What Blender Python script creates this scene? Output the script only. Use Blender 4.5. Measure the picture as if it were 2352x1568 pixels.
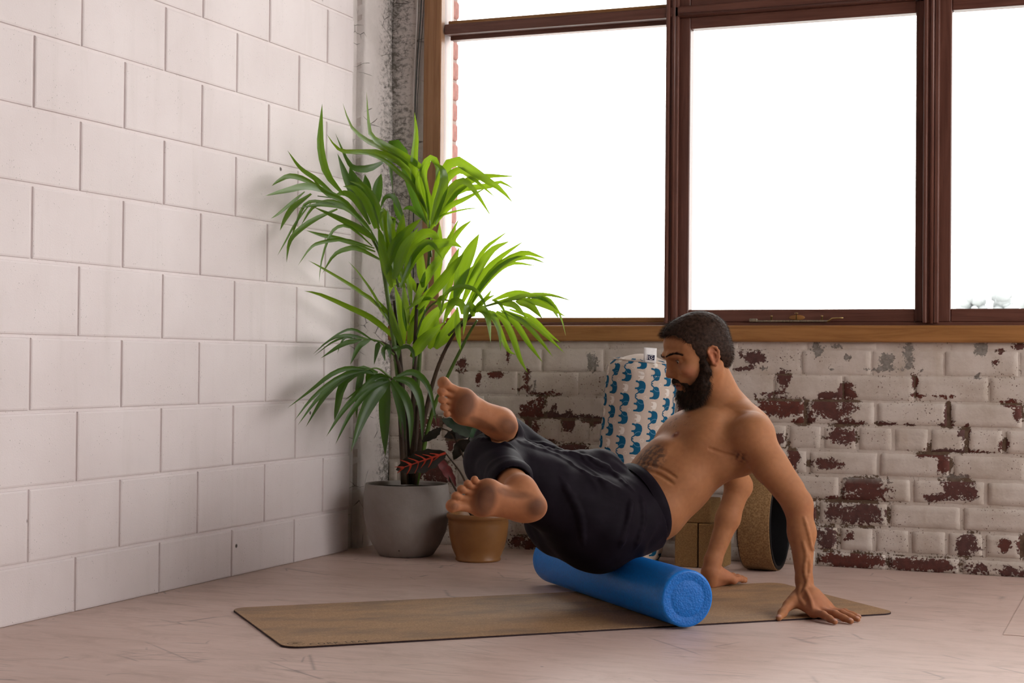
import bpy, bmesh, math, random
import numpy as np
from mathutils import Vector, Matrix

random.seed(7); np.random.seed(7)
for o in list(bpy.data.objects):
    bpy.data.objects.remove(o, do_unlink=True)
SC = bpy.context.scene
COL = SC.collection

# ---------------------------------------------------------------- camera
FPX, YAW, PITCH, ROLL = 3690.07, 0.385733, 0.012935, 0.009118
CAM = np.array([2.769924, -5.566356, 0.695448])
_f = np.array([-math.sin(YAW)*math.cos(PITCH), math.cos(YAW)*math.cos(PITCH), math.sin(PITCH)])
_r0 = np.array([math.cos(YAW), math.sin(YAW), 0.0]); _u0 = np.cross(_r0, _f)
_r = math.cos(ROLL)*_r0 + math.sin(ROLL)*_u0
_u = -math.sin(ROLL)*_r0 + math.cos(ROLL)*_u0
cd = bpy.data.cameras.new('camera'); co = bpy.data.objects.new('camera', cd); COL.objects.link(co)
cd.sensor_width = 36.0; cd.lens = FPX/2352*36.0; cd.clip_end = 2000; cd.clip_start = 0.05
co.matrix_world = Matrix(((_r[0], _u[0], -_f[0], CAM[0]), (_r[1], _u[1], -_f[1], CAM[1]), (_r[2], _u[2], -_f[2], CAM[2]), (0, 0, 0, 1)))
cd.dof.use_dof = True; cd.dof.focus_distance = 4.6; cd.dof.aperture_fstop = 13.0
SC.camera = co

# ---------------------------------------------------------------- sky, light, exposure
W = bpy.data.worlds.new('overcast_sky'); SC.world = W; W.use_nodes = True
wn = W.node_tree; wn.nodes.clear()
wo = wn.nodes.new('ShaderNodeOutputWorld'); wb = wn.nodes.new('ShaderNodeBackground')
wtc = wn.nodes.new('ShaderNodeTexCoord'); wmap = wn.nodes.new('ShaderNodeMapping'); wmap.inputs['Scale'].default_value = (1, 1, 5)
wnz = wn.nodes.new('ShaderNodeTexNoise'); wnz.inputs['Scale'].default_value = 2.2; wnz.inputs['Detail'].default_value = 4
wrp = wn.nodes.new('ShaderNodeValToRGB'); wrp.color_ramp.elements[0].position = 0.35; wrp.color_ramp.elements[1].position = 0.7
wrp.color_ramp.elements[0].color = (0.93, 0.90, 0.885, 1); wrp.color_ramp.elements[1].color = (1.0, 0.955, 0.925, 1)
wn.links.new(wtc.outputs['Generated'], wmap.inputs['Vector']); wn.links.new(wmap.outputs[0], wnz.inputs['Vector'])
wn.links.new(wnz.outputs['Fac'], wrp.inputs['Fac']); wn.links.new(wrp.outputs[0], wb.inputs['Color']); wn.links.new(wb.outputs[0], wo.inputs['Surface'])
wb.inputs['Strength'].default_value = 4.6
SC.view_settings.view_transform = 'Standard'; SC.view_settings.look = 'None'
SC.view_settings.gamma = 1.0; SC.view_settings.use_curve_mapping = False
SC.view_settings.exposure = 0.66

# ---------------------------------------------------------------- helpers
def ray(px, py): return _f + _r*((px-1176)/FPX) + _u*((784-py)/FPX)
def at_floor(px, py, z=0.0):
    d = ray(px, py); return CAM + d*((z-CAM[2])/d[2])
def at_back(px, py, y=0.0):
    d = ray(px, py); return CAM + d*((y-CAM[1])/d[1])
def at_left(px, py, x=0.0):
    d = ray(px, py); return CAM + d*((x-CAM[0])/d[0])
def at_depth(px, py, Z): return CAM + ray(px, py)*Z

def link(o, parent=None):
    COL.objects.link(o)
    if parent is not None: o.parent = parent
    return o
def mesh_obj(name, verts, faces, mat, parent=None, smooth=False, loc=None):
    me = bpy.data.meshes.new(name)
    me.from_pydata([tuple(map(float, v)) for v in verts], [], [tuple(f) for f in faces]); me.update()
    if mat is not None:
        for m in (mat if isinstance(mat, (list, tuple)) else [mat]): me.materials.append(m)
    if smooth: me.polygons.foreach_set('use_smooth', [True]*len(me.polygons))
    o = bpy.data.objects.new(name, me)
    if loc is not None: o.location = loc
    return link(o, parent)
def bm_obj(name, bm, mat, parent=None, smooth=False, loc=None):
    me = bpy.data.meshes.new(name); bm.to_mesh(me); bm.free()
    for m in (mat if isinstance(mat, (list, tuple)) else [mat]): me.materials.append(m)
    if smooth: me.polygons.foreach_set('use_smooth', [True]*len(me.polygons))
    o = bpy.data.objects.new(name, me)
    if loc is not None: o.location = loc
    return link(o, parent)
def empty(name, loc=(0, 0, 0)):
    o = bpy.data.objects.new(name, None); o.location = loc; o.empty_display_size = 0.05
    return link(o)
def tag(o, label=None, cat=None, group=None, kind=None):
    if label: o['label'] = label
    if cat: o['category'] = cat
    if group: o['group'] = group
    if kind: o['kind'] = kind
    return o
def box_bm(x0, x1, y0, y1, z0, z1, bev=0.0, seg=1):
    bm = bmesh.new()
    v = [bm.verts.new((x, y, z)) for x in (x0, x1) for y in (y0, y1) for z in (z0, z1)]
    for f in ((0, 1, 3, 2), (4, 6, 7, 5), (0, 4, 5, 1), (2, 3, 7, 6), (0, 2, 6, 4), (1, 5, 7, 3)):
        bm.faces.new([v[i] for i in f])
    bmesh.ops.recalc_face_normals(bm, faces=bm.faces)
    if bev > 0: bmesh.ops.bevel(bm, geom=list(bm.edges), offset=bev, segments=seg, affect='EDGES', profile=0.5)
    return bm
def box(name, x0, x1, y0, y1, z0, z1, mat, parent=None, bev=0.003, seg=1):
    return bm_obj(name, box_bm(x0, x1, y0, y1, z0, z1, bev, seg), mat, parent)
def tube_data(pts, rad, n=8, cap=True):
    pts = [Vector(p) for p in pts]; m = len(pts)
    if not hasattr(rad, '__len__'): rad = [rad]*m
    V = []; Fc = []; up = None
    for i, p in enumerate(pts):
        t = (pts[min(i+1, m-1)]-pts[max(i-1, 0)]).normalized()
        if up is None:
            up = Vector((0, 0, 1)) if abs(t.z) < 0.9 else Vector((1, 0, 0))
        s = t.cross(up)
        if s.length < 1e-6: s = t.orthogonal()
        s.normalize(); up = s.cross(t).normalized()
        for k in range(n):
            a = 2*math.pi*k/n; V.append(p+(s*math.cos(a)+up*math.sin(a))*rad[i])
    for i in range(m-1):
        for k in range(n):
            k2 = (k+1) % n; Fc.append((i*n+k, i*n+k2, (i+1)*n+k2, (i+1)*n+k))
    if cap:
        Fc.append(tuple(range(n-1, -1, -1))); Fc.append(tuple((m-1)*n+k for k in range(n)))
    return V, Fc
def tube(name, pts, rad, mat, parent=None, n=8): 
    V, Fc = tube_data(pts, rad, n); return mesh_obj(name, V, Fc, mat, parent, True)
def spline(pts, n):
    """Catmull-Rom through points -> n samples (numpy)"""
    P = np.array(pts, float); m = len(P)
    if m == 2: 
        t = np.linspace(0, 1, n)[:, None]; return P[0]*(1-t)+P[1]*t
    Q = np.vstack([2*P[0]-P[1], P, 2*P[-1]-P[-2]]); out = []
    for s in np.linspace(0, m-1-1e-9, n):
        i = int(s); t = s-i; a, b, c, d = Q[i], Q[i+1], Q[i+2], Q[i+3]
        out.append(0.5*((2*b)+(-a+c)*t+(2*a-5*b+4*c-d)*t*t+(-a+3*b-3*c+d)*t**3))
    return np.array(out)
def lathe(name, prof, mat, parent=None, n=48, loc=(0, 0, 0), cap=True):
    V = []; Fc = []; m = len(prof)
    for r, z in prof:
        for k in range(n):
            a = 2*math.pi*k/n; V.append((r*math.cos(a), r*math.sin(a), z))
    for i in range(m-1):
        for k in range(n):
            k2 = (k+1) % n; Fc.append((i*n+k, i*n+k2, (i+1)*n+k2, (i+1)*n+k))
    if cap: Fc.append(tuple(range(n-1, -1, -1)))
    return mesh_obj(name, V, Fc, mat, parent, True, loc)

# ---------------------------------------------------------------- node materials
class NT:
    def __init__(s, name):
        s.m = bpy.data.materials.new(name); s.m.use_nodes = True; s.t = s.m.node_tree; s.t.nodes.clear()
        s.out = s.t.nodes.new('ShaderNodeOutputMaterial'); s.b = s.t.nodes.new('ShaderNodeBsdfPrincipled')
        s.t.links.new(s.b.outputs[0], s.out.inputs[0]); s._co = None
    def n(s, typ, **kw):
        nd = s.t.nodes.new(typ)
        for k, v in kw.items(): setattr(nd, k, v)
        return nd
    def lk(s, a, b): s.t.links.new(a, b); return b
    def set(s, sock, v):
        if isinstance(v, bpy.types.NodeSocket): s.lk(v, sock)
        elif isinstance(v, (tuple, list)): sock.default_value = tuple(v)+((1.0,) if len(v) == 3 and len(sock.default_value) == 4 else ())
        else: sock.default_value = v
    def co(s, kind='Object', scale=None, rot=None):
        tc = s.n('ShaderNodeTexCoord').outputs[kind] if kind != 'World' else s.n('ShaderNodeNewGeometry').outputs['Position']
        if scale is None and rot is None: return tc
        mp = s.n('ShaderNodeMapping'); s.lk(tc, mp.inputs['Vector'])
        if scale is not None: mp.inputs['Scale'].default_value = scale
        if rot is not None: mp.inputs['Rotation'].default_value = rot
        return mp.outputs[0]
    def noise(s, vec, scale, detail=4, rough=0.55, dist=0.0):
        nd = s.n('ShaderNodeTexNoise'); s.lk(vec, nd.inputs['Vector'])
        nd.inputs['Scale'].default_value = scale; nd.inputs['Detail'].default_value = detail
        nd.inputs['Roughness'].default_value = rough; nd.inputs['Distortion'].default_value = dist
        return nd.outputs['Fac']
    def voro(s, vec, scale, feature='F1', rnd=1.0):
        nd = s.n('ShaderNodeTexVoronoi', feature=feature); s.lk(vec, nd.inputs['Vector']); nd.inputs['Scale'].default_value = scale
        nd.inputs['Randomness'].default_value = rnd
        return nd.outputs['Distance']
    def ramp(s, fac, *stops):
        nd = s.n('ShaderNodeValToRGB'); s.lk(fac, nd.inputs['Fac']); cr = nd.color_ramp
        while len(cr.elements) < len(stops): cr.elements.new(0.5)
        for e, (p, c) in zip(cr.elements, stops):
            e.position = p; e.color = (c, c, c, 1) if not hasattr(c, '__len__') else tuple(c)+(1,)
        return nd.outputs['Color']
    def mix(s, fac, a, b, mode='MIX'):
        nd = s.n('ShaderNodeMix', data_type='RGBA', blend_type=mode); s.set(nd.inputs[0], fac)
        s.set(nd.inputs[6], a); s.set(nd.inputs[7], b); return nd.outputs[2]
    def math(s, op, a, b=0.0, clamp=False):
        nd = s.n('ShaderNodeMath', operation=op, use_clamp=clamp); s.set(nd.inputs[0], a); s.set(nd.inputs[1], b); return nd.outputs[0]
    def attr(s, name, typ='GEOMETRY', out='Fac'):
        nd = s.n('ShaderNodeAttribute', attribute_type=typ, attribute_name=name); return nd.outputs[out]
    def rand(s): return s.n('ShaderNodeObjectInfo').outputs['Random']
    def bump(s, h, dist=0.002, strength=1.0):
        nd = s.n('ShaderNodeBump'); s.lk(h, nd.inputs['Height']); nd.inputs['Distance'].default_value = dist
        nd.inputs['Strength'].default_value = strength; s.lk(nd.outputs[0], s.b.inputs['Normal'])
    def fin(s, col=None, rough=None, spec=None, **kw):
        if col is not None: s.set(s.b.inputs['Base Color'], col)
        if rough is not None: s.set(s.b.inputs['Roughness'], rough)
        if spec is not None: s.set(s.b.inputs['Specular IOR Level'], spec)
        for k, v in kw.items(): s.set(s.b.inputs[k.replace('_', ' ')], v)
        return s.m
def plain(name, col, rough=0.6, spec=0.4, var=0.12, scale=30, bump=0.0, **kw):
    t = NT(name); c = t.co('Object'); nz = t.noise(c, scale)
    lo = tuple(x*(1-var) for x in col); hi = tuple(min(1, x*(1+var)) for x in col)
    cc = t.ramp(nz, (0.3, lo), (0.7, hi))
    if bump: t.bump(nz, bump)
    return t.fin(cc, rough, spec, **kw)
def wood(name, c1, c2, axis='X', rough=0.45, scale=1.0, spec=0.4):
    t = NT(name); st = {'X': (1.5, 28, 28), 'Z': (28, 28, 1.5), 'Y': (28, 1.5, 28)}[axis]
    v = t.co('Object', scale=tuple(k*scale for k in st)); a = t.noise(v, 2.2, 6, 0.65, 1.2); b = t.noise(t.co('Object'), 3.0, 2)
    f = t.math('ADD', t.math('MULTIPLY', a, 0.8), t.math('MULTIPLY', b, 0.25))
    col = t.ramp(f, (0.32, c1), (0.62, c2)); t.bump(a, 0.0008)
    return t.fin(col, rough, spec)
# ================================================================ ROOM
def mat_block():
    t = NT('painted_block'); w = t.co('World')
    a = t.noise(w, 2.2, 5); col = t.ramp(a, (0.3, (0.71, 0.635, 0.628)), (0.7, (0.80, 0.732, 0.728)))
    rnd = t.rand(); col = t.mix(t.math('MULTIPLY', rnd, 0.10), col, (0.58, 0.52, 0.51))
    # drips and grime with their own streaky shape
    st = t.noise(t.co('World', scale=(9, 9, 1.1)), 1.6, 5, 0.6); gm = t.ramp(st, (0.54, 0.0), (0.78, 0.22))
    col = t.mix(gm, col, (0.52, 0.47, 0.43))
    pits = t.voro(w, 95); pn = t.noise(w, 14, 3)
    pm = t.math('MULTIPLY', t.ramp(pits, (0.06, 1.0), (0.16, 0.0)), t.ramp(pn, (0.46, 0.0), (0.62, 1.0)))
    col = t.mix(t.math('MULTIPLY', pm, 0.5), col, (0.33, 0.29, 0.28))
    chips = t.math('MULTIPLY', t.ramp(t.voro(w, 9), (0.045, 1.0), (0.075, 0.0)), t.ramp(t.noise(w, 3.1, 2), (0.62, 0.0), (0.64, 1.0)))
    col = t.mix(chips, col, (0.10, 0.075, 0.06))
    fine = t.noise(w, 210, 3); h = t.math('SUBTRACT', t.math('MULTIPLY', fine, 0.35), t.math('ADD', pm, chips))
    t.bump(h, 0.0016, 0.8)
    return t.fin(col, 0.62, 0.3)
def mat_plaster():
    t = NT('stained_plaster'); w = t.co('World')
    a = t.noise(w, 3.5, 6, 0.62); col = t.ramp(a, (0.3, (0.52, 0.47, 0.44)), (0.68, (0.72, 0.665, 0.64)))
    sx = t.n('ShaderNodeSeparateXYZ'); t.lk(w, sx.inputs[0])
    d = t.math('ADD', t.math('ABSOLUTE', sx.outputs[0]), t.math('ABSOLUTE', sx.outputs[1]))
    near = t.ramp(t.math('ADD', d, t.math('MULTIPLY', t.math('SUBTRACT', t.noise(w, 5, 3), 0.5), 0.12)), (0.0, 1.0), (0.15, 0.0))
    mo = t.noise(t.co('World', scale=(1, 1, 1.5)), 42, 7, 0.78, 0.4); mold = t.math('MULTIPLY', t.ramp(t.math('ADD', mo, t.math('MULTIPLY', near, 0.20)), (0.58, 0.0), (0.74, 1.0)), t.ramp(near, (0.0, 0.15), (0.45, 1.0)))
    col = t.mix(t.math('MULTIPLY', mold, 0.85), col, (0.085, 0.075, 0.062))
    cr = t.math('MULTIPLY', t.ramp(t.voro(t.co('World', scale=(1, 1, 2.4)), 6.0, 'DISTANCE_TO_EDGE'), (0.0, 1.0), (0.014, 0.0)), t.ramp(t.noise(w, 8, 2), (0.52, 0.0), (0.6, 1.0)))
    col = t.mix(t.math('MULTIPLY', cr, 0.9), col, (0.06, 0.05, 0.045))
    t.bump(t.math('SUBTRACT', t.noise(w, 40, 5), cr), 0.004, 0.8)
    return t.fin(col, 0.7, 0.25)
def mat_brick(mortar=False):
    t = NT('peeling_mortar' if mortar else 'peeling_brick'); w = t.co('World')
    pe = t.attr('peel'); gr = t.attr('grey')
    n1 = t.noise(w, 19, 6, 0.66, 0.7); n2 = t.noise(w, 120, 4, 0.7)
    v = t.math('ADD', pe, t.math('ADD', t.math('MULTIPLY', t.math('SUBTRACT', n1, 0.5), 1.55), t.math('MULTIPLY', t.math('SUBTRACT', n2, 0.5), 1.1)))
    m = t.ramp(v, (0.50, 0.0), (0.535, 1.0))
    sp = t.math('MULTIPLY', t.ramp(t.noise(w, 150, 2, 0.5), (0.655, 0.0), (0.67, 1.0)), t.ramp(t.noise(w, 6, 3), (0.47, 0.0), (0.55, 1.0)))
    m = t.math('MAXIMUM', m, t.math('MULTIPLY', sp, 0.9))
    if mortar:
        ex = t.ramp(t.noise(w, 60, 4), (0.3, (0.085, 0.052, 0.032)), (0.7, (0.16, 0.105, 0.07)))
    else:
        rd = t.rand()
        ex = t.mix(rd, (0.135, 0.032, 0.020), (0.115, 0.055, 0.050)); ex = t.mix(t.ramp(t.noise(w, 45, 5, 0.7), (0.35, 0.0), (0.75, 0.7)), ex, (0.05, 0.028, 0.024))
        flk = t.ramp(t.noise(w, 75, 5, 0.75), (0.66, 0.0), (0.70, 0.75)); ex = t.mix(flk, ex, (0.42, 0.36, 0.32))
    ex = t.mix(gr, ex, t.ramp(t.noise(w, 80, 4), (0.3, (0.17, 0.15, 0.13)), (0.7, (0.30, 0.275, 0.245))))
    pn = t.noise(w, 7, 6, 0.65); paint = t.ramp(pn, (0.28, (0.44, 0.37, 0.305)), (0.55, (0.585, 0.515, 0.455)), (0.8, (0.66, 0.595, 0.54)))
    stn = t.ramp(t.noise(t.co('World', scale=(6, 6, 1.5)), 2.2, 5, 0.7), (0.55, 0.0), (0.75, 0.55)); paint = t.mix(stn, paint, (0.47, 0.38, 0.29))
    hair = t.ramp(t.noise(t.co('World', scale=(4, 4, 14)), 12, 6, 0.75), (0.63, 0.0), (0.72, 0.5)); paint = t.mix(hair, paint, (0.26, 0.22, 0.19))
    rim = t.math('MULTIPLY', t.ramp(v, (0.46, 0.0), (0.50, 0.55)), t.math('SUBTRACT', 1.0, m)); paint = t.mix(rim, paint, (0.36, 0.30, 0.26))
    col = t.mix(m, paint, ex)
    h = t.math('SUBTRACT', t.math('MULTIPLY', t.noise(w, 70, 5), 0.6), t.math('MULTIPLY', m, 0.8)); t.bump(h, 0.003, 0.9)
    return t.fin(col, 0.68, 0.25)
def mat_floor():
    t = NT('worn_painted_floor'); w = t.co('World'); R45 = (0, 0, 0.0)
    a = t.noise(w, 1.1, 5, 0.6); col = t.ramp(a, (0.3, (0.52, 0.375, 0.318)), (0.7, (0.65, 0.49, 0.43)))
    s1 = t.noise(t.co('World', scale=(3, 40, 1), rot=(0, 0, -0.36)), 1.4, 5, 0.7); col = t.mix(t.ramp(s1, (0.45, 0.0), (0.70, 0.42)), col, (0.43, 0.315, 0.27))
    s2 = t.noise(t.co('World', scale=(5, 60, 1), rot=(0, 0, -0.5)), 2.0, 5, 0.75); col = t.mix(t.ramp(s2, (0.6, 0.0), (0.72, 0.55)), col, (0.72, 0.60, 0.555))
    b = t.noise(t.co('World', scale=(1, 2.2, 1), rot=(0, 0, -0.4)), 5, 8, 0.74, 0.6); col = t.mix(t.ramp(b, (0.50, 0.0), (0.68, 0.55)), col, (0.40, 0.29, 0.24))
    def scratch(rot, sc, thr, col):
        v = t.co('World', scale=(0.6, 1.6, 1), rot=(0, 0, rot)); e = t.voro(v, sc, 'DISTANCE_TO_EDGE')
        k = t.math('MULTIPLY', t.ramp(e, (0.0, 1.0), (0.010, 0.0)), t.ramp(t.noise(w, 4.5, 3), (thr, 0.0), (thr+0.06, 1.0)))
        return t.mix(t.math('MULTIPLY', k, 0.55), col, (0.15, 0.105, 0.09))
    col = scratch(0.5, 2.3, 0.50, col); col = scratch(-0.9, 3.1, 0.52, col); col = scratch(1.7, 4.3, 0.54, col)
    sp = t.math('MULTIPLY', t.ramp(t.voro(w, 7), (0.02, 1.0), (0.034, 0.0)), t.ramp(t.noise(w, 1.7, 2), (0.5, 0.0), (0.53, 1.0)))
    col = t.mix(t.math('MULTIPLY', sp, 0.8), col, (0.12, 0.09, 0.08))
    t.bump(t.math('ADD', t.math('MULTIPLY', s1, 0.6), t.math('MULTIPLY', b, 0.6)), 0.0012, 0.5)
    ro = t.ramp(b, (0.3, 0.36), (0.7, 0.55))
    return t.fin(col, ro, 0.42)
M_BLOCK = mat_block(); M_PLASTER = mat_plaster(); M_BRICK = mat_brick(); M_MORTAR = mat_brick(True); M_FLOOR = mat_floor()
M_CEIL = plain('ceiling_paint', (0.14, 0.12, 0.11), 0.8, 0.2)
M_FRAME = wood('dark_stained_wood', (0.075, 0.026, 0.017), (0.145, 0.058, 0.040), 'Z', 0.38)
M_FRAMEH = wood('dark_stained_wood_rail', (0.075, 0.026, 0.017), (0.145, 0.058, 0.040), 'X', 0.38)
M_OAKH = wood('oak_sill', (0.20, 0.082, 0.022), (0.36, 0.165, 0.052), 'X', 0.42, 0.8)
M_OAKV = wood('oak_casing', (0.19, 0.085, 0.035), (0.33, 0.165, 0.075), 'Z', 0.42, 0.8)
M_JAMB = plain('pale_painted_jamb', (0.40, 0.33, 0.315), 0.55, 0.3, 0.05, 12)

# floor
fl = mesh_obj('floor', [(-0.2, -8, 0), (5.2, -8, 0), (5.2, 0.2, 0), (-0.2, 0.2, 0)], [(0, 1, 2, 3)], M_FLOOR); tag(fl, kind='structure')
q0 = at_floor(2304, 1458); q1 = at_floor(2352, 1372); e1 = (q1-q0); e1 /= np.linalg.norm(e1); e2 = np.array([e1[1], -e1[0], 0])
sv = [q0, q0+e1*1.1, q0+e1*1.1+e2*1.2, q0+e2*1.2]
mesh_obj('floor_sheet', [(*p[:2], -0.002) for p in sv]+[(*p[:2], 0.0016) for p in sv], [(4, 5, 6, 7), (0, 1, 5, 4), (1, 2, 6, 5), (2, 3, 7, 6), (3, 0, 4, 7)], M_FLOOR, fl)

# left wall: painted concrete blocks laid in running bond
YE = -0.318; H0 = 0.1531; Y0 = -2.1187
wl = mesh_obj('wall_left', [(-0.006, -8, -0.05), (-0.006, YE, -0.05), (-0.006, YE, 3.6), (-0.006, -8, 3.6), (-0.2, -8, -0.05), (-0.2, YE, -0.05), (-0.2, YE, 3.6), (-0.2, -8, 3.6)],
              [(0, 1, 2, 3), (4, 7, 6, 5), (1, 5, 6, 2), (0, 4, 5, 1), (3, 2, 6, 7), (0, 3, 7, 4)], M_BLOCK); tag(wl, kind='structure')
_blk = {}
def block_mesh(ly, lz):
    k = (round(ly, 3), round(lz, 3))
    if k not in _blk:
        bm = box_bm(-0.02, 0.0, 0, ly, 0, lz)
        ed = [e for e in bm.edges if all(v.co.x > -0.01 for v in e.verts)]
        bmesh.ops.bevel(bm, geom=ed, offset=0.006, segments=2, affect='EDGES', profile=0.6)
        me = bpy.data.meshes.new('block'); bm.to_mesh(me); bm.free(); me.materials.append(M_BLOCK)
        _blk[k] = me
    return _blk[k]
for r in range(0, 12):
    z0 = 0.0 if r == 0 else H0+0.2*(r-1); z1 = H0+0.2*r
    off = 0.2 if r % 2 == 0 else 0.0
    y = Y0+off-0.8
    while y < YE-0.03:
        ya = y+0.004; yb = min(y+0.4-0.004, YE)
        o = bpy.data.objects.new('block', block_mesh(yb-ya, z1-z0-(0.008 if r else 0.004)))
        o.location = (random.uniform(-0.0005, 0.0008), ya, z0+(0.004 if r else 0)); link(o, wl); y += 0.4
# recessed upright joint and the plastered pier in the corner
wj = box('wall_pier', -0.2, -0.026, YE, -0.246, -0.05, 3.6, M_PLASTER, None, 0.0); tag(wj, kind='structure')
V = []; Fc = []; nz_ = 120; ny_ = 10
for i in range(nz_+1):
    for j in range(ny_+1):
        yy = -0.246+0.246*j/ny_; zz = 3.6*i/nz_
        V.append((0.003*math.sin(zz*7+j)+0.002*random.random(), yy+(0.004*random.uniform(-1, 1) if j == 0 else 0), zz))
for i in range(nz_):
    for j in range(ny_): a = i*(ny_+1)+j; Fc.append((a, a+1, a+ny_+2, a+ny_+1))
b0 = len(V); 
for i in range(nz_+1): V.append((-0.05, -0.246, 3.6*i/nz_))
for i in range(nz_): Fc.append((b0+i, i*(ny_+1), (i+1)*(ny_+1), b0+i+1))
wp = mesh_obj('wall_corner', V, Fc, M_PLASTER, None, True); tag(wp, kind='structure')

# back wall below the sill: bricks with peeling paint
BX0, BX1, SILLZ = 0.0, 3.3, 0.775
BL = [(1905, 940, 60, 27), (1925, 905, 42, 9), (1945, 893, 20, 17), (2101, 880, 7, 26), (2110, 911, 26, 5), (2170, 908, 24, 6), (2178, 945, 7, 32), (2178, 972, 20, 7), (1955, 971, 34, 7), (2037, 971, 28, 6), (2095, 974, 14, 5), (2145, 970, 12, 5),
      (1935, 1000, 34, 21), (2213, 1000, 15, 17), (2220, 1000, 8, 30), (2200, 1034, 100, 6), (2223, 972, 20, 5), (2310, 1018, 13, 12), (2133, 1020, 6, 14), (2140, 1045, 38, 9), (2168, 1068, 18, 22), (2320, 928, 22, 12), (2338, 945, 14, 20),
      (2296, 805, 9, 7), (2340, 795, 16, 9), (2285, 835, 14, 7), (1900, 1065, 40, 13), (1990, 1120, 50, 25), (1950, 1148, 80, 7), (1968, 1180, 74, 27), (2203, 1127, 42, 26), (2150, 1145, 27, 7), (1898, 1234, 28, 25), (1952, 1233, 14, 10), (2222, 1250, 26, 26),
      (2307, 1250, 18, 16), (2349, 1257, 14, 26), (1960, 1288, 82, 18), (2120, 1297, 82, 16), (2242, 1305, 34, 16), (2330, 1312, 42, 12), (1870, 1175, 17, 24), (1168, 815, 5, 28), (1211, 876, 9, 30), (1235, 901, 20, 5), (1272, 900, 16, 8),
      (1222, 937, 24, 17), (1242, 922, 10, 20), (1270, 954, 110, 7), (1305, 968, 15, 24), (1362, 966, 24, 13), (1217, 984, 26, 24), (1252, 1022, 26, 13), (1322, 1032, 40, 14), (1272, 938, 7, 16), (1000, 1095, 34, 44), (1000, 970, 32, 12), (1042, 1015, 22, 24),
      (1737, 821, 24, 15), (1702, 815, 10, 12), (1712, 848, 28, 5), (1800, 870, 16, 26), (1797, 934, 58, 26), (1770, 907, 40, 6), (1845, 966, 24, 9), (1822, 1055, 16, 28), (1205, 1246, 42, 16), (1080, 1200, 40, 20), (1100, 870, 8, 20), (1190, 895, 18, 5),
      (850, 1190, 16, 12), (960, 1000, 20, 30), (1440, 900, 30, 20), (1600, 1000, 40, 30), (1760, 1010, 40, 20), (1700, 1080, 30, 20), (1570, 950, 14, 40), (1140, 860, 26, 6), (1060, 838, 14, 18), (1050, 905, 18, 10)]
GL = [(1875, 800, 15, 17), (1915, 795, 16, 7), (2086, 815, 13, 34), (2036, 826, 19, 17), (2252, 800, 19, 17), (2120, 850, 9, 6), (1360, 832, 15, 24), (1228, 887, 8, 17), (2030, 850, 40, 6), (1752, 848, 10, 8), (2246, 866, 12, 6), (1945, 820, 9, 8), (1908, 850, 9, 6), (1990, 1098, 60, 7), (2195, 1094, 30, 7)]
def to_wall(L):
    out = []
    for px, py, rx, ry in L:
        c = at_back(px, py); ex = at_back(px+rx, py); ez = at_back(px, py-ry)
        out.append((c[0], c[2], abs(ex[0]-c[0]), abs(ez[2]-c[2])))
    return np.array(out)
BLW, GLW = to_wall(BL), to_wall(GL)
def peel_at(x, z, A):
    d = np.sqrt(((x[:, None]-A[:, 0])/A[:, 2])**2+((z[:, None]-A[:, 1])/A[:, 3])**2)
    return np.clip(1.10-d*0.62, 0.0, 0.72).max(1)
def set_peel(me, x, z, add=0.0):
    p = peel_at(x, z, BLW)+add; g = peel_at(x, z, GLW)
    at = me.attributes.new('peel', 'FLOAT', 'POINT'); at.data.foreach_set('value', np.maximum(p, g*0.95).astype(np.float32))
    at = me.attributes.new('grey', 'FLOAT', 'POINT'); at.data.foreach_set('value', np.clip((g-np.maximum(p, 0))*3, 0, 1).astype(np.float32))
nx, nzb = 220, 56; V = []; Fc = []
for i in range(nx+1):
    for j in range(nzb+1): V.append((BX0+(BX1-BX0)*i/nx, 0.0035, SILLZ*j/nzb))
for i in range(nx):
    for j in range(nzb): a = i*(nzb+1)+j; Fc.append((a, a+nzb+1, a+nzb+2, a+1))
wb_ = mesh_obj('wall_back', V, Fc, M_MORTAR); tag(wb_, kind='structure')
VV = np.array(V); set_peel(wb_.data, VV[:, 0], VV[:, 2], 0.13)
def brick(x0, x1, z0, z1, flush=False):
    w, h = x1-x0, z1-z0; mx = max(3, int(w/0.016)); mz = max(2, int(h/0.016)); V = []; Fc = []; b = 0.004
    xs = [0]+[b+(w-2*b)*i/mx for i in range(mx+1)]+[w]; zs = [0]+[b+(h-2*b)*i/mz for i in range(mz+1)]+[h]
    dy = random.uniform(-0.0015, 0.0015); n = len(zs)
    for i, x in enumerate(xs):
        for j, z in enumerate(zs):
            e = (i in (0, len(xs)-1))+(j in (0, n-1))
            jx = random.uniform(-0.0015, 0.0015) if e else 0
            V.append((x0+x+jx, ((0.0036 if flush else 0.0045) if e else dy+(0.0015 if flush else 0.0)+random.uniform(-0.0012, 0.0008)), z0+z+jx))
    for i in range(len(xs)-1):
        for j in range(n-1): a = i*n+j; Fc.append((a, a+n, a+n+1, a+1))
    o = mesh_obj('brick', V, Fc, M_BRICK, wb_, True); A = np.array(V); set_peel(o.data, A[:, 0], A[:, 2])
zl = [0.0]+[0.055+0.0865*k for k in range(9)]+[SILLZ]
JX = {0: at_back(2038, 1297)[0], 1: at_back(1926, 1235)[0], 2: at_back(2041, 1180)[0], 3: at_back(1930, 1125)[0], 4: at_back(2018, 1060)[0], 5: at_back(2220, 1000)[0], 6: at_back(2179, 940)[0], 7: at_back(2101, 880)[0], 8: at_back(2168, 820)[0], 9: 2.1}
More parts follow.
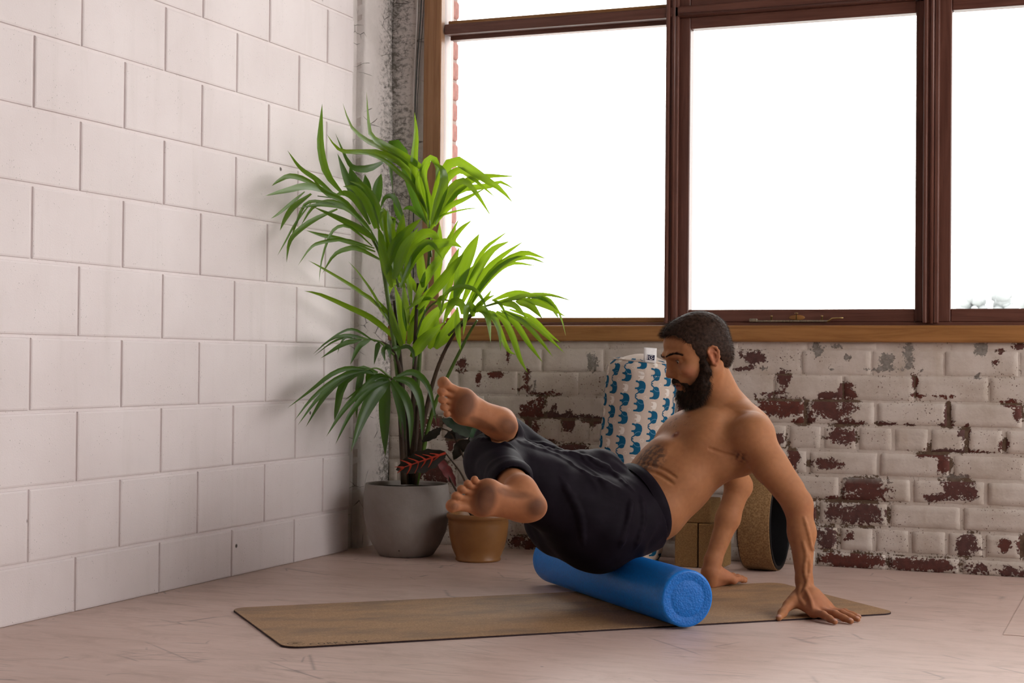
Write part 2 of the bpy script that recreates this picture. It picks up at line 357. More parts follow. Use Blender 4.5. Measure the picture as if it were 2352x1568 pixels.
for r in range(len(zl)-1):
    mod = 0.121 if r in (1, 5) else 0.242; x = JX[r]-mod*math.ceil((JX[r]-BX0)/mod)
    while x < BX1:
        a = max(x+0.006, BX0); b = min(x+mod-0.006, BX1)
        if b-a > 0.02 and zl[r+1]-zl[r] > 0.02: brick(a-(0.003 if r > 6 else 0), b+(0.003 if r > 6 else 0), zl[r]+(0.005 if 0 < r < 7 else 0.002 if r else 0.0), zl[r+1]-(0.005 if r < 7 else 0.002), r > 6)
        x += mod
# plaster strip between the corner and the window casing, and the rest of the wall out of view
V = []; Fc = []
for i in range(81):
    for j in range(7): V.append((0.145*j/6, 0.002*random.random(), SILLZ-0.01+(3.6-SILLZ)*i/80))
for i in range(80):
    for j in range(6): a = i*7+j; Fc.append((a, a+1, a+8, a+7))
ws = mesh_obj('wall_back_strip', V, Fc, M_PLASTER, None, True); tag(ws, kind='structure')
wh = box('wall_back_head', 0.0, 5.0, 0.0, 0.2, 2.95, 3.6, M_PLASTER, None, 0); tag(wh, kind='structure')
wr = box('wall_back_apron', BX1, 5.0, 0.0, 0.2, 0.0, SILLZ, M_BLOCK, None, 0); tag(wr, kind='structure')
wc = box('wall_back_core', 0.0, BX1, 0.0075, 0.2, -0.05, SILLZ, M_PLASTER, None, 0); tag(wc, kind='structure')
wk = box('wall_corner_core', -0.2, -0.006, -0.246, 0.2, -0.05, 3.6, M_PLASTER, None, 0); tag(wk, kind='structure')
wk2 = box('wall_strip_core', -0.01, 0.145, 0.004, 0.2, SILLZ, 3.6, M_PLASTER, None, 0); tag(wk2, kind='structure')
wrr = box('wall_rear', -0.2, 5.0, -8.2, -8.0, -0.05, 3.6, M_CEIL, None, 0); tag(wrr, kind='structure')
wra = box('wall_right', 5.0, 5.2, -8.2, 0.2, -0.05, 0.85, M_CEIL, None, 0); tag(wra, kind='structure')
wrp = box('wall_right_blocker', 5.0, 5.2, -8.2, -3.4, 0.85, 2.95, M_CEIL, None, 0); tag(wrp, kind='structure')  # unseen wall stretch added to cut daylight from the front right
wrh = box('wall_right_head', 5.0, 5.2, -8.2, 0.2, 2.95, 3.6, M_CEIL, None, 0); tag(wrh, kind='structure')
sky_shade = box('sky_shade_slab', -1.5, 6.5, 0.2, 1.15, 3.02, 3.14, M_CEIL, None, 0); tag(sky_shade, kind='structure')  # unseen slab added to block high sky and darken the floor near the wall
cl = box('ceiling', -0.2, 5.0, -8, 0.2, 3.6, 3.7, M_CEIL, None, 0); tag(cl, kind='structure')

# ---------------------------------------------------------------- window
GY = 0.055     # glass plane
ST = 0.833; SB = 0.775
sill = box('trim_1', 0.0, 5.0, -0.022, 0.12, SB, ST, M_OAKH, None, 0.007, 3); tag(sill, kind='structure')
ledge = box('trim_2', 0.13, 5.0, 0.015, 0.13, ST-0.002, 0.845, M_FRAMEH, None, 0.003); tag(ledge, kind='structure')
cas = box('trim_3', 0.141, 0.214, -0.018, 0.02, ST, 3.0, M_OAKV, None, 0.004, 2); tag(cas, kind='structure')
jam = box('trim_4', 0.1, at_back(1040, 300, 0.115)[0], 0.02, 0.115, ST, 3.0, M_JAMB, None, 0.002); tag(jam, kind='structure')
# upright mullions, each with bead mouldings
def mullion(n, x0, x1):
    e = empty(n, (0, 0, 0)); tag(e, kind='structure')
    box('post', x0, x1, 0.004, 0.11, 0.84, 3.0, M_FRAME, e, 0.003)
    box('bead', x0+0.002, x0+0.016, -0.006, 0.006, 0.84, 3.0, M_FRAME, e, 0.004, 2)
    tube('bead', [(x0+0.030, 0.004, 0.84), (x0+0.030, 0.004, 3.0)], 0.0075, M_FRAME, e, 10)
    box('bead', x1-0.012, x1+0.004, 0.0, 0.02, 0.84, 3.0, M_FRAME, e, 0.004, 2)
mullion('trim_5', 1.098, 1.142); mullion('trim_6', 2.008, 2.058); mullion('trim_7', 2.93, 2.98); mullion('trim_8', 3.86, 3.91); mullion('trim_9', 4.79, 5.0)
tr = empty('trim_10'); tag(tr, kind='structure')
box('transom', 0.218, 5.0, 0.0, 0.10, 1.944, 1.982, M_FRAMEH, tr, 0.003)
box('stop', 0.222, 1.098, 0.05, 0.09, 1.93, 1.946, M_FRAMEH, tr, 0.002)
tube('bead', [(1.15, 0.0, 1.95), (5.0, 0.0, 1.95)], 0.006, M_FRAMEH, tr, 8)
hd = box('trim_11', 0.1, 5.0, 0.0, 0.11, 2.92, 3.0, M_FRAMEH, None, 0.003); tag(hd, kind='structure')
def mat_glass():
    t = NT('window_glass'); t.t.nodes.remove(t.b)
    tr_ = t.n('ShaderNodeBsdfTransparent'); gl = t.n('ShaderNodeBsdfGlossy'); gl.inputs['Roughness'].default_value = 0.03
    mx = t.n('ShaderNodeMixShader'); fr = t.n('ShaderNodeFresnel'); fr.inputs[0].default_value = 1.45
    t.lk(t.math('MULTIPLY', fr.outputs[0], 0.8), mx.inputs[0]); t.lk(tr_.outputs[0], mx.inputs[1]); t.lk(gl.outputs[0], mx.inputs[2]); t.lk(mx.outputs[0], t.out.inputs[0])
    tr_.inputs[0].default_value = (0.98, 0.99, 0.985, 1)
    return t.m
M_GLASS = mat_glass()
def pane(x0, x1, z0, z1, parent): return box('pane', x0, x1, GY, GY+0.004, z0, z1, M_GLASS, parent, 0.0)
def window(n, x0, x1, z0, z1, sash):
    e = empty(n); tag(e, kind='structure')
    if sash:
        s = 0.042
        box('stile', x0, x0+s, 0.022, 0.07, z0, z1, M_FRAME, e, 0.003); box('stile', x1-s*0.65, x1, 0.022, 0.07, z0, z1, M_FRAME, e, 0.003)
        box('rail', x0+s, x1-s*0.65, 0.022, 0.07, z0, z0+0.045, M_FRAMEH, e, 0.003); box('rail', x0+s, x1-s*0.65, 0.022, 0.07, z1-0.042, z1, M_FRAMEH, e, 0.003)
        pane(x0+s-0.008, x1-s*0.65+0.008, z0+0.035, z1-0.034, e)
    else:
        box('rail', x0, x1, 0.03, 0.075, z0, z0+0.018, M_OAKH, e, 0.002)
        pane(x0, x1, z0+0.012, z1, e)
    return e
window('window_1', 0.222, 1.098, 0.845, 1.944, False)
w2 = window('window_2', 1.142, 2.008, 0.845, 1.944, True)
window('window_3', 2.058, 2.93, 0.845, 1.944, True)
window('window_4', 2.98, 3.86, 0.845, 1.944, True)
window('window_5', 3.91, 4.79, 0.845, 1.944, True)
window('window_6', 0.222, 1.098, 1.982, 2.92, False)
window('window_7', 1.142, 2.008, 1.982, 2.92, True)
window('window_8', 2.058, 2.93, 1.982, 2.92, True)
window('window_9', 2.98, 3.86, 1.982, 2.92, True)
window('window_10', 3.91, 4.79, 1.982, 2.92, True)
# ================================================================ OUTSIDE THE WINDOW
M_XBRICK = plain('pale_red_brick', (0.26, 0.115, 0.10), 0.8, 0.2, 0.2, 40, 0.002)
M_XMORT = plain('pale_mortar', (0.28, 0.21, 0.19), 0.85, 0.2, 0.1, 40)
xe = at_back(1054, 300, 0.357)[0]
xw = box('wall_exterior', -0.6, xe-0.012, 0.13, 0.36, 0.6, 3.2, M_XMORT, None, 0); tag(xw, kind='structure')
bmx = box_bm(-0.23, 0.0, 0, 0.22, 0, 0.070, 0.010, 3); xme = bpy.data.meshes.new('brick'); bmx.to_mesh(xme); bmx.free(); xme.materials.append(M_XBRICK)
zb = at_back(1050, 143, 0.357)[2]-0.0825*14
for k in range(27):
    o = bpy.data.objects.new('brick', xme); o.location = (xe+random.uniform(-0.004, 0.001), 0.137, zb+0.0825*k+0.006); link(o, xw)
M_HAZE = plain('haze_tinted_foliage', (0.21, 0.225, 0.228), 0.9, 0.1, 0.12, 1.2)  # distance haze mixed into the leaf colour; the air itself is clear
M_HAZE2 = plain('haze_tinted_concrete', (0.62, 0.62, 0.62), 0.9, 0.1, 0.03, 1.0)  # same haze paling put into the chimney colour
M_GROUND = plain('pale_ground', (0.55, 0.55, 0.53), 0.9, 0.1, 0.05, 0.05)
gd = mesh_obj('ground_outside', [(-400, 0.4, -1.0), (400, 0.4, -1.0), (400, 500, -1.0), (-400, 500, -1.0)], [(0, 1, 2, 3)], M_GROUND); tag(gd, kind='structure')
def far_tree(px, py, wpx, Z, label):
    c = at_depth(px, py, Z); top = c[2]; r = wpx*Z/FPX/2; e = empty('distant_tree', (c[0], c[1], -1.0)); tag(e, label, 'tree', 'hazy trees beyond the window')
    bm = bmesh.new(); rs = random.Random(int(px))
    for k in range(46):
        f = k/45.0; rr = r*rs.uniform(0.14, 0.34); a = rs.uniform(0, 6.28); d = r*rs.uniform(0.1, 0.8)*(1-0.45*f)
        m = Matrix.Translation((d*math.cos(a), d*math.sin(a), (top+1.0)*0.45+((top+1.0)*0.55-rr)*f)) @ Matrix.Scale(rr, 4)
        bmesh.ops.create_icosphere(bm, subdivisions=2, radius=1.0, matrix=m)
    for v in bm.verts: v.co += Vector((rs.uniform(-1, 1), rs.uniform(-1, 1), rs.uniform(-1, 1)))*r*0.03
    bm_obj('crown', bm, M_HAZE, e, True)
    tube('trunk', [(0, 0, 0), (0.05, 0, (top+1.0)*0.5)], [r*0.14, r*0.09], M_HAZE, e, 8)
far_tree(2232, 672, 96, 150, 'low hazy tree line crown nearest the right mullion'); far_tree(2306, 664, 104, 150, 'tallest hazy tree crown low in the right window pane'); far_tree(2372, 676, 80, 175, 'hazy tree crown cut by the right picture edge')
tc = at_depth(2074, 670, 200); e = empty('distant_chimney', (tc[0], tc[1], -1.0)); tag(e, 'faint pale chimney stack low in the middle window pane', 'chimney')
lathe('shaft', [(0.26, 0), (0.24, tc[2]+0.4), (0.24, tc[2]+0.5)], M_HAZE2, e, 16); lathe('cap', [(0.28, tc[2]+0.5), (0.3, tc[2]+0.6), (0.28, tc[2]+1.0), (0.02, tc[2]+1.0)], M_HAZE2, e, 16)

# window hardware on the middle sash
M_BRASS = plain('aged_brass', (0.42, 0.30, 0.13), 0.35, 0.5, 0.25, 120, Metallic=0.9)
M_IRON = plain('corroded_iron', (0.20, 0.16, 0.11), 0.7, 0.4, 0.4, 150, 0.001)
def bp(px, py, y): return at_back(px, py, y)
z0s = 0.8455
s0, s1 = bp(1725, 738, 0.012), bp(1905, 738, 0.012)
box('stay_bar', s0[0], s1[0], 0.004, 0.014, z0s, z0s+0.006, M_IRON, w2, 0.0015)
for px in (1772, 1888):
    p = bp(px, 735, 0.009); lathe('stay_peg', [(0.003, 0), (0.0028, 0.014), (0.0042, 0.015), (0.004, 0.018), (0.001, 0.0185)], M_BRASS, w2, 10, (p[0], 0.009, z0s+0.004))
p = bp(1829, 735, 0.012); lathe('stay_pin', [(0.0022, 0), (0.002, 0.026), (0.0068, 0.0265), (0.0068, 0.0285), (0.001, 0.029)], M_BRASS, w2, 10, (p[0], 0.012, z0s+0.003))
p = bp(1830, 729, 0.021); bmp = bmesh.new(); bmesh.ops.create_uvsphere(bmp, u_segments=20, v_segments=8, radius=1.0, matrix=Matrix.Translation((p[0], 0.0215, p[2])) @ Matrix.Diagonal((0.029, 0.003, 0.0095, 1)))
bm_obj('latch_plate', bmp, M_OAKH, w2, True)
a0 = bp(1900, 741, 0.0); tube('stay_handle', [(a0[0], 0.006, z0s), (a0[0]+0.016, 0.004, z0s+0.012), (a0[0]+0.035, 0.002, z0s+0.0135), (a0[0]+0.055, 0.0, z0s+0.0135)], [0.0028, 0.003, 0.0026, 0.0028], M_BRASS, w2, 8)
box('stay_hinge', s0[0]-0.006, s0[0]+0.024, 0.002, 0.018, z0s, z0s+0.012, M_IRON, w2, 0.003)

# cables hanging in the corner
M_WCAB = plain('white_cable_sheath', (0.62, 0.58, 0.56), 0.5, 0.4, 0.04); M_BCAB = plain('black_cable_sheath', (0.02, 0.02, 0.018), 0.5, 0.4, 0.1)
def cable(pp, rad, mat, label, y=-0.008):
    pts = spline([at_back(px, py, y) for px, py in pp], 26); o = tube('cable', pts, rad, mat, None, 8); tag(o, label, 'cable', 'cables down the corner wall')
p0 = at_back(958, 0, -0.006)
cable([(961, -260), (959, 0), (952, 200), (949, 420), (948, 700), (950, 770)], 0.0035, M_WCAB, 'thick white cable running down the wall beside the oak casing', -0.006)
cable([(972, -260), (968, 0), (958, 150), (952, 300), (950, 480), (949, 640)], 0.0024, M_BCAB, 'thin black cable crossing the white one beside the casing', -0.012)
cable([(978, -260), (974, 0), (963, 150), (956, 280), (944, 420), (938, 540), (941, 700)], 0.0013, M_BCAB, 'thinnest black wire hanging nearest the oak casing', -0.010)

# ================================================================ YOGA MAT
M_CORK = None
def mat_cork(name, c1, c2, sc=150):
    t = NT(name); c = t.co('Object'); v = t.voro(c, sc); n = t.noise(c, sc*0.6, 5, 0.7); big = t.noise(c, 6, 4)
    f = t.math('ADD', t.math('MULTIPLY', v, 0.55), t.math('MULTIPLY', n, 0.6)); col = t.ramp(f, (0.3, c1), (0.75, c2))
    col = t.mix(t.ramp(big, (0.4, 0.0), (0.7, 0.25)), col, c1)
    dk = t.ramp(t.noise(c, sc*2.2, 2), (0.66, 0.0), (0.72, 0.45)); col = t.mix(dk, col, tuple(x*0.35 for x in c1))
    t.bump(f, 0.0006, 0.7); return t.fin(col, 0.75, 0.2)
def mat_matcork():
    t = NT('mat_cork'); c = t.co('Object'); v = t.voro(c, 220); n = t.noise(c, 130, 5, 0.7)
    f = t.math('ADD', t.math('MULTIPLY', v, 0.5), t.math('MULTIPLY', n, 0.6)); col = t.ramp(f, (0.3, (0.270, 0.150, 0.072)), (0.75, (0.43, 0.265, 0.140)))
    sm = t.noise(t.co('Object', scale=(2.2, 5.5, 1)), 1.6, 5, 0.65); col = t.mix(t.ramp(sm, (0.46, 0.0), (0.66, 0.62)), col, (0.155, 0.105, 0.078))
    t.bump(f, 0.0004, 0.6); return t.fin(col, 0.6, 0.3)
M_MATCORK = mat_matcork(); M_RUBBER = plain('dark_rubber', (0.022, 0.008, 0.010), 0.7, 0.3, 0.2, 60)
M_PRINT = plain('burnt_print', (0.10, 0.060, 0.035), 0.7, 0.2, 0.25, 90)
MA = Vector((0.366, -1.708, 0)); ML = Vector((0.728, 0.686, 0)).normalized(); MW = Vector((ML.y, -ML.x, 0)); MLEN, MWID = 1.745, 0.648
yoga = empty('yoga_mat', MA); yoga.rotation_euler = (0, 0, math.atan2(ML.y, ML.x)); tag(yoga, 'long cork yoga mat with dark rubber underside lying on the floor', 'yoga mat')
def rrect(x0, x1, y0, y1, r, n=8):
    P = []
    for cx, cy, a0 in ((x1-r, y1-r, 0), (x0+r, y1-r, 90), (x0+r, y0+r, 180), (x1-r, y0+r, 270)):
        for k in range(n+1): a = math.radians(a0+90*k/n); P.append((cx+r*math.cos(a), cy+r*math.sin(a)))
    return P
def slab(name, P, z0, z1, mat, parent):
    n = len(P); V = [(x, y, z0) for x, y in P]+[(x, y, z1) for x, y in P]
    return mesh_obj(name, V, [tuple(range(n-1, -1, -1)), tuple(range(n, 2*n))]+[(i, (i+1) % n, n+(i+1) % n, n+i) for i in range(n)], mat, parent)
PM = rrect(0, MLEN, -MWID, 0, 0.045)
slab('rubber_base', PM, 0.0, 0.0042, M_RUBBER, yoga); slab('cork_layer', rrect(0.0008, MLEN-0.0008, -MWID+0.0008, -0.0008, 0.0445), 0.0042, 0.0056, M_MATCORK, yoga)
def text_mesh(name, s, size, mat, parent, loc, rot=(0, 0, 0), spacing=1.3, off=0.0):
    cu = bpy.data.curves.new('lettering', 'FONT'); cu.body = s; cu.size = size; cu.space_character = spacing; cu.offset = off
    tmp = bpy.data.objects.new('lettering', cu); COL.objects.link(tmp); bpy.context.view_layer.update()
    me = bpy.data.meshes.new_from_object(tmp.evaluated_get(bpy.context.evaluated_depsgraph_get())); bpy.data.objects.remove(tmp, do_unlink=True)
    me.materials.clear(); me.materials.append(mat); o = bpy.data.objects.new(name, me); o.location = loc; o.rotation_euler = rot; return link(o, parent)
def to_mat(px, py):
    d = Vector(at_floor(px, py, 0.006))-MA; return d.dot(ML), d.dot(Vector((-ML.y, ML.x, 0)))
ta = to_mat(712, 1480); tb = to_mat(848, 1472)
tm = text_mesh('lettering', 'CORK LEAF', 0.030, M_PRINT, yoga, (ta[0], (ta[1]+tb[1])/2-0.004, 0.0059), (0, 0, 0), 1.25, 0.0006)
bpy.context.view_layer.update(); wd = tm.dimensions.x; tm.scale = ((tb[0]-ta[0])/wd, 1.0, 1.0)
la = to_mat(682, 1478); V = []; Fc = []
def ribbon(P, w):
    b = len(V)
    for i, (x, y) in enumerate(P):
        x0, y0 = P[max(i-1, 0)]; x1, y1 = P[min(i+1, len(P)-1)]; l = math.hypot(x1-x0, y1-y0) or 1
        V.append((x-(y1-y0)/l*w/2, y+(x1-x0)/l*w/2, 0)); V.append((x+(y1-y0)/l*w/2, y-(x1-x0)/l*w/2, 0))
    for i in range(len(P)-1): Fc.append((b+2*i, b+2*i+1, b+2*i+3, b+2*i+2))
ribbon([(0.021*math.cos(a), 0.017*math.sin(a)) for a in np.linspace(0.5, 5.9, 30)], 0.0022); ribbon([(-0.012, -0.008), (0.0, 0.004), (0.016, 0.012)], 0.002)
ribbon([(0.0, -0.006), (0.004, 0.006), (0.0, 0.012), (-0.006, 0.006), (0.0, -0.006)], 0.002); ribbon([(-0.01, 0.002), (0.0, -0.004), (0.012, -0.002)], 0.002)
mesh_obj('leaf_emblem', V, Fc, M_PRINT, yoga, False, (la[0], la[1]+0.008, 0.0059))

# ================================================================ FOAM ROLLER
def mat_foam():
    t = NT('blue_foam'); c = t.co('Object'); n = t.noise(c, 160, 4, 0.7); v = t.voro(c, 260)
    col = t.ramp(n, (0.3, (0.003, 0.135, 0.50)), (0.7, (0.005, 0.205, 0.70))); t.bump(t.math('ADD', n, v), 0.0006, 0.5)
    return t.fin(col, 0.42, 0.4)
def mat_foamend():
    t = NT('blue_foam_end'); c = t.co('Object'); n = t.noise(c, 120, 5, 0.75); v = t.voro(c, 190)
    col = t.ramp(n, (0.3, (0.002, 0.105, 0.42)), (0.6, (0.004, 0.155, 0.56)), (0.78, (0.03, 0.28, 0.66))); t.bump(t.math('ADD', n, v), 0.0016, 0.7)
    return t.fin(col, 0.5, 0.35)
M_FOAM = mat_foam(); M_FOAME = mat_foamend()
RD = Vector((-0.686, 0.728, 0)).normalized(); RN = Vector((1.616, -1.488, 0)); RR = 0.0755
rol = empty('foam_roller', RN+RD*0.45); tag(rol, 'long blue foam roller lying across the cork mat under the man', 'foam roller')
prof = [(0.0, -0.447), (RR-0.006, -0.45), (RR-0.002, -0.4485), (RR, -0.445)]+[(RR, z) for z in np.linspace(-0.42, 0.42, 12)]+[(RR, 0.445), (RR-0.002, 0.4485), (RR-0.006, 0.45)]
bd = lathe('foam_body', prof[1:], M_FOAM, rol, 56); 
ep = [(RR-0.006, 0.45), (0.0505, 0.4504), (0.0490, 0.4494), (0.0475, 0.4502), (0.020, 0.4505), (0.008, 0.4499), (0.00002, 0.4499)]
e1_ = lathe('foam_end', [(r, z) for r, z in ep], M_FOAME, rol, 48, cap=False)
for o in (bd, e1_): o.rotation_euler = Vector((0, 0, 1)).rotation_difference(-RD).to_euler(); o.location = (0, 0, RR+0.0056)

# ================================================================ BOLSTER
M_CANVAS = NT('printed_canvas'); _c = M_CANVAS.co('Object'); _n = M_CANVAS.noise(_c, 380, 3); _b = M_CANVAS.noise(_c, 5, 3)
M_CANVAS.bump(M_CANVAS.math('ADD', M_CANVAS.math('MULTIPLY', _n, 0.15), M_CANVAS.noise(M_CANVAS.co('Object', scale=(9, 9, 3)), 2.2, 3)), 0.006, 0.5)
M_CANVAS = M_CANVAS.fin(M_CANVAS.ramp(_b, (0.3, (0.50, 0.405, 0.335)), (0.7, (0.58, 0.48, 0.405))), 0.85, 0.15, Sheen_Weight=0.2)
M_TEAL = plain('teal_print', (0.006, 0.088, 0.175), 0.8, 0.15, 0.08, 50); M_CREAM = plain('cream_print', (0.74, 0.68, 0.62), 0.85, 0.15, 0.05, 50)
M_LINE = plain('pale_blue_line', (0.22, 0.38, 0.50), 0.8, 0.15, 0.05, 50); M_LABEL = plain('white_label', (0.80, 0.78, 0.77), 0.7, 0.2, 0.04, 80); M_NAVY = plain('navy_print', (0.018, 0.018, 0.05), 0.7, 0.2, 0.05, 80)
_fb = at_floor(1444, 1299); BB = Vector((_fb[0]-0.376*0.13, _fb[1]+0.926*0.13, 0)); BB.y = min(BB.y, -0.145); BH, BR = 0.732, 0.124
bol = empty('bolster', BB); bol.rotation_euler = (0, math.radians(4.6), 0); tag(bol, 'upright beige bolster printed with teal elephants leaning on the brick wall', 'bolster')
def bol_prof(v):   # v = length along the profile from the floor: returns (r, z)
    rc = 0.052
    if v < rc*1.57: a = v/rc; return BR-rc+rc*math.sin(a), rc-rc*math.cos(a)
    s = v-rc*1.57; h = BH-2*rc-0.018
    if s < h: k = s/h; return BR+0.004*math.sin(k*math.pi)+0.0012*math.sin(k*23), rc+s
    s -= h
    if s < rc*1.57: a = s/rc; return BR-rc+rc*math.cos(a), BH-rc-0.018+rc*math.sin(a)
    s -= rc*1.57; k = min(s/(BR-rc), 1); return (BR-rc)*(1-k), BH-0.018+0.018*math.sin(k*1.57)
VT = 0.052*1.57*2+BH-2*0.052-0.018
def bol_pt(u, v, off=0.0):      # u = angle
    r, z = bol_prof(v); r2, z2 = bol_prof(v+0.004); t = Vector((r2-r, 0, z2-z)); n = Vector((t.z, 0, -t.x))
    if n.length > 0: n.normalize()
    pk = 0.0016*math.sin(u*19+v*7)*math.exp(-((v-VT+0.03)/0.05)**2)
    r += n.x*off+pk; z += n.z*off
    return Vector((r*math.cos(u), r*math.sin(u), z))
V = []; Fc = []; NU = 88; vs = list(np.linspace(0.001, VT, 60))+list(np.linspace(VT+0.008, VT+BR-0.054, 8))
for v in vs:
    for k in range(NU): V.append(bol_pt(2*math.pi*k/NU, v))
for i in range(len(vs)-1):
    for k in range(NU): k2 = (k+1) % NU; Fc.append((i*NU+k, i*NU+k2, (i+1)*NU+k2, (i+1)*NU+k))
Fc.append(tuple((len(vs)-1)*NU+k for k in range(NU))); Fc.append(tuple(range(NU-1, -1, -1)))
mesh_obj('canvas_cover', V, Fc, M_CANVAS, bol, True)
for vv in (VT-0.030, 0.044):
    tube('piping', [bol_pt(2*math.pi*k/60, vv, 0.001) for k in range(61)], 0.0032, M_CANVAS, bol, 6)
EL = [(0.02, 0), (0.15, 0), (0.17, .16), (0.24, .27), (.36, .31), (.50, .28), (.565, .16), (.585, 0), (.715, 0), (.72, .18), (.76, .26), (.86, .24), (.965, .27), (1.02, .38), (1.03, .52), (.98, .66), (.90, .73), (.80, .745), (.72, .78), (.55, .825), (.36, .82), (.18, .765), (.06, .64), (.01, .45), (.03, .25)]
TK = [(0.97, .30), (1.05, .20), (1.13, .10), (1.22, .08), (1.29, .14), (1.29, .22)]; EAR = [(.70, .77), (.66, .62), (.69, .46), (.78, .34), (.88, .27)]; TAIL = [(0.02, .50), (-0.05, .40), (-0.09, .28)]
def fill_poly(P, step):
    bm = bmesh.new(); vs = [bm.verts.new((x, y, 0)) for x, y in P]; f = bm.faces.new(vs); bmesh.ops.triangulate(bm, faces=[f])
    for _ in range(3):
        lg = [e for e in bm.edges if e.calc_length() > step]
        if lg: bmesh.ops.subdivide_edges(bm, edges=lg, cuts=1)
        bmesh.ops.triangulate(bm, faces=bm.faces)
    bm.verts.ensure_lookup_table(); bm.verts.index_update()
    r = [(v.co.x, v.co.y) for v in bm.verts], [[v.index for v in f.verts] for f in bm.faces]; bm.free(); return r
def strip(P, w0, w1, n=14):
    S = spline(P, n); VV = []; FF = []
    for i in range(n):
        t = S[min(i+1, n-1)]-S[max(i-1, 0)]; t /= np.linalg.norm(t); w = w0+(w1-w0)*i/(n-1); nn = np.array([-t[1], t[0]])*w/2
        VV += [tuple(S[i]+nn), tuple(S[i]-nn)]
    for i in range(n-1): FF.append([2*i, 2*i+1, 2*i+3, 2*i+2])
    return VV, FF
ELB = fill_poly(EL, 0.16); TKB = strip(TK, 0.10, 0.035); EARB = strip(EAR, 0.022, 0.022); TAILB = strip(TAIL, 0.03, 0.02)
pr_ = {'t': ([], []), 'c': ([], []), 'l': ([], [])}
def stamp(key, geo, u0, v0, sc, up, off):
    VV, FF = pr_[key]; b = len(VV)
    for x, y in geo[0]:
        lx, ly = (x-0.5)*sc, (y-0.4)*sc; du, dv = ly, (lx if up else -lx); VV.append(bol_pt(u0+du/BR, min(max(v0+dv, 0.02), VT+0.05), off))
    for f in geo[1]: FF.append([b+i for i in (f if not up else f[::-1])])
ES = 0.0430; PER = 0.1475; COLS = 0.0515
view = math.atan2(-0.926, 0.376)
for c in range(-9, 10):
    u0 = view+(c*COLS-0.012)/BR; vb = 0.62-(-c*0.047) % PER
    for k in range(-5, 3):
        v = vb+k*PER+0.03
        for dv, up, kind in ((0.0, False, 't'), (-0.0655, True, 't'), (-0.108, False, 'c')):
            if not 0.03 < v+dv < VT-0.012: continue
            if kind == 't':
                stamp('t', ELB, u0, v+dv, ES, up, 0.0006); stamp('t', TKB, u0, v+dv, ES, up, 0.0006); stamp('l', EARB, u0, v+dv, ES, up, 0.0010)
            else:
                stamp('c', ELB, u0, v+dv, ES*0.60, up, 0.0006); stamp('c', TKB, u0, v+dv, ES*0.6, up, 0.0006); stamp('c', TAILB, u0, v+dv, ES*0.8, up, 0.0006)
        for a in range(7): 
            aa = a*0.9+0.3; stamp('c', strip([(0.5+0.10*math.cos(aa), 0.4+0.10*math.sin(aa)), (0.5+0.24*math.cos(aa), 0.4+0.24*math.sin(aa))], 0.05, 0.03, 3), u0+0.020/BR, v-0.036, 0.032, False, 0.0006)
for nm_, k_, m_ in (('elephant_print', 't', M_TEAL), ('cream_print', 'c', M_CREAM), ('ear_lines', 'l', M_LINE)): tag(mesh_obj(nm_, *pr_[k_], m_, bol, True), kind='stuff')
# sewn white label standing up at the top edge
lu = view+0.016/BR; lp = bol_pt(lu, VT-0.034, 0.001); lt = Vector((-math.sin(lu), math.cos(lu), 0)); ln = Vector((math.cos(lu), math.sin(lu), 0)); V = []; Fc = []
for i in range(7):
    for j in range(5):
        a = (j/4-0.5)*0.046; h = 0.052*i/6
        V.append(lp+lt*a+Vector((0, 0, 1))*h+ln*(0.002+0.004*math.sin(i*0.8)+0.002*math.sin(j*1.5)))
for i in range(6):
    for j in range(4): q = i*5+j; Fc.append((q, q+1, q+6, q+5))
lb = mesh_obj('label', V, Fc, M_LABEL, bol, True); lb.modifiers.new('thickness', 'SOLIDIFY').thickness = 0.0008
pc = lp+lt*0.002+Vector((0, 0, 0.0185))+ln*0.0085
def plq(a0, a1, h0, h1, o): return [pc+lt*a+Vector((0, 0, h))+ln*o for a, h in ((a0, h0), (a1, h0), (a1, h1), (a0, h1))]
mesh_obj('label_patch', plq(-0.0135, 0.0135, -0.0085, 0.0095, 0.0), [(0, 1, 2, 3)], M_NAVY, lb); LT = plq(-0.012, -0.0105, -0.007, 0.008, 0.0006)
V = list(LT); Fc = [(0, 1, 2, 3)]
def lstroke(P, w):
    VV, FF = strip(P, w, w, 12); b = len(V)
    for x, y in VV: V.append(pc+lt*x+Vector((0, 0, y))+ln*0.0006)
    for f in FF: Fc.append([b+i for i in f])
lstroke([(-0.006, 0.006), (-0.005, -0.003), (0.0, -0.006), (0.006, -0.004), (0.0095, 0.0)], 0.0018); lstroke([(-0.003, 0.007), (0.002, 0.0065), (0.008, 0.006)], 0.0016); lstroke([(0.001, -0.001), (0.004, 0.001), (0.001, 0.002)], 0.0014)
mesh_obj('label_lettering', V, Fc, M_LABEL, lb)

# ================================================================ CORK BLOCKS AND WHEEL
M_CORKB = mat_cork('cork_block', (0.155, 0.082, 0.028), (0.26, 0.150, 0.060), 260); M_CORKW = mat_cork('coarse_cork', (0.13, 0.064, 0.024), (0.28, 0.165, 0.072), 190)
b1 = at_floor(1549, 1301); b1r = at_floor(1601, 1304)
BW = b1r[0]-b1[0]; by0 = b1[1]; BD = 0.15; BHT = 0.152
def cblock(x0, x1, y0, y1, z0, z1, label):
    e = empty('cork_block', ((x0+x1)/2, (y0+y1)/2, z0)); tag(e, label, 'yoga block', 'cork yoga blocks stacked by the wall')
    hx, hy, h = (x1-x0)/2, (y1-y0)/2, z1-z0; bm_obj('cork_body', box_bm(-hx, hx, -hy, hy, 0, h, 0.005, 3), M_CORKB, e, False)
    return e
cblock(b1[0], b1r[0], by0, by0+BD, 0, BHT, 'upright cork yoga block beside the bolster, lower left of three')
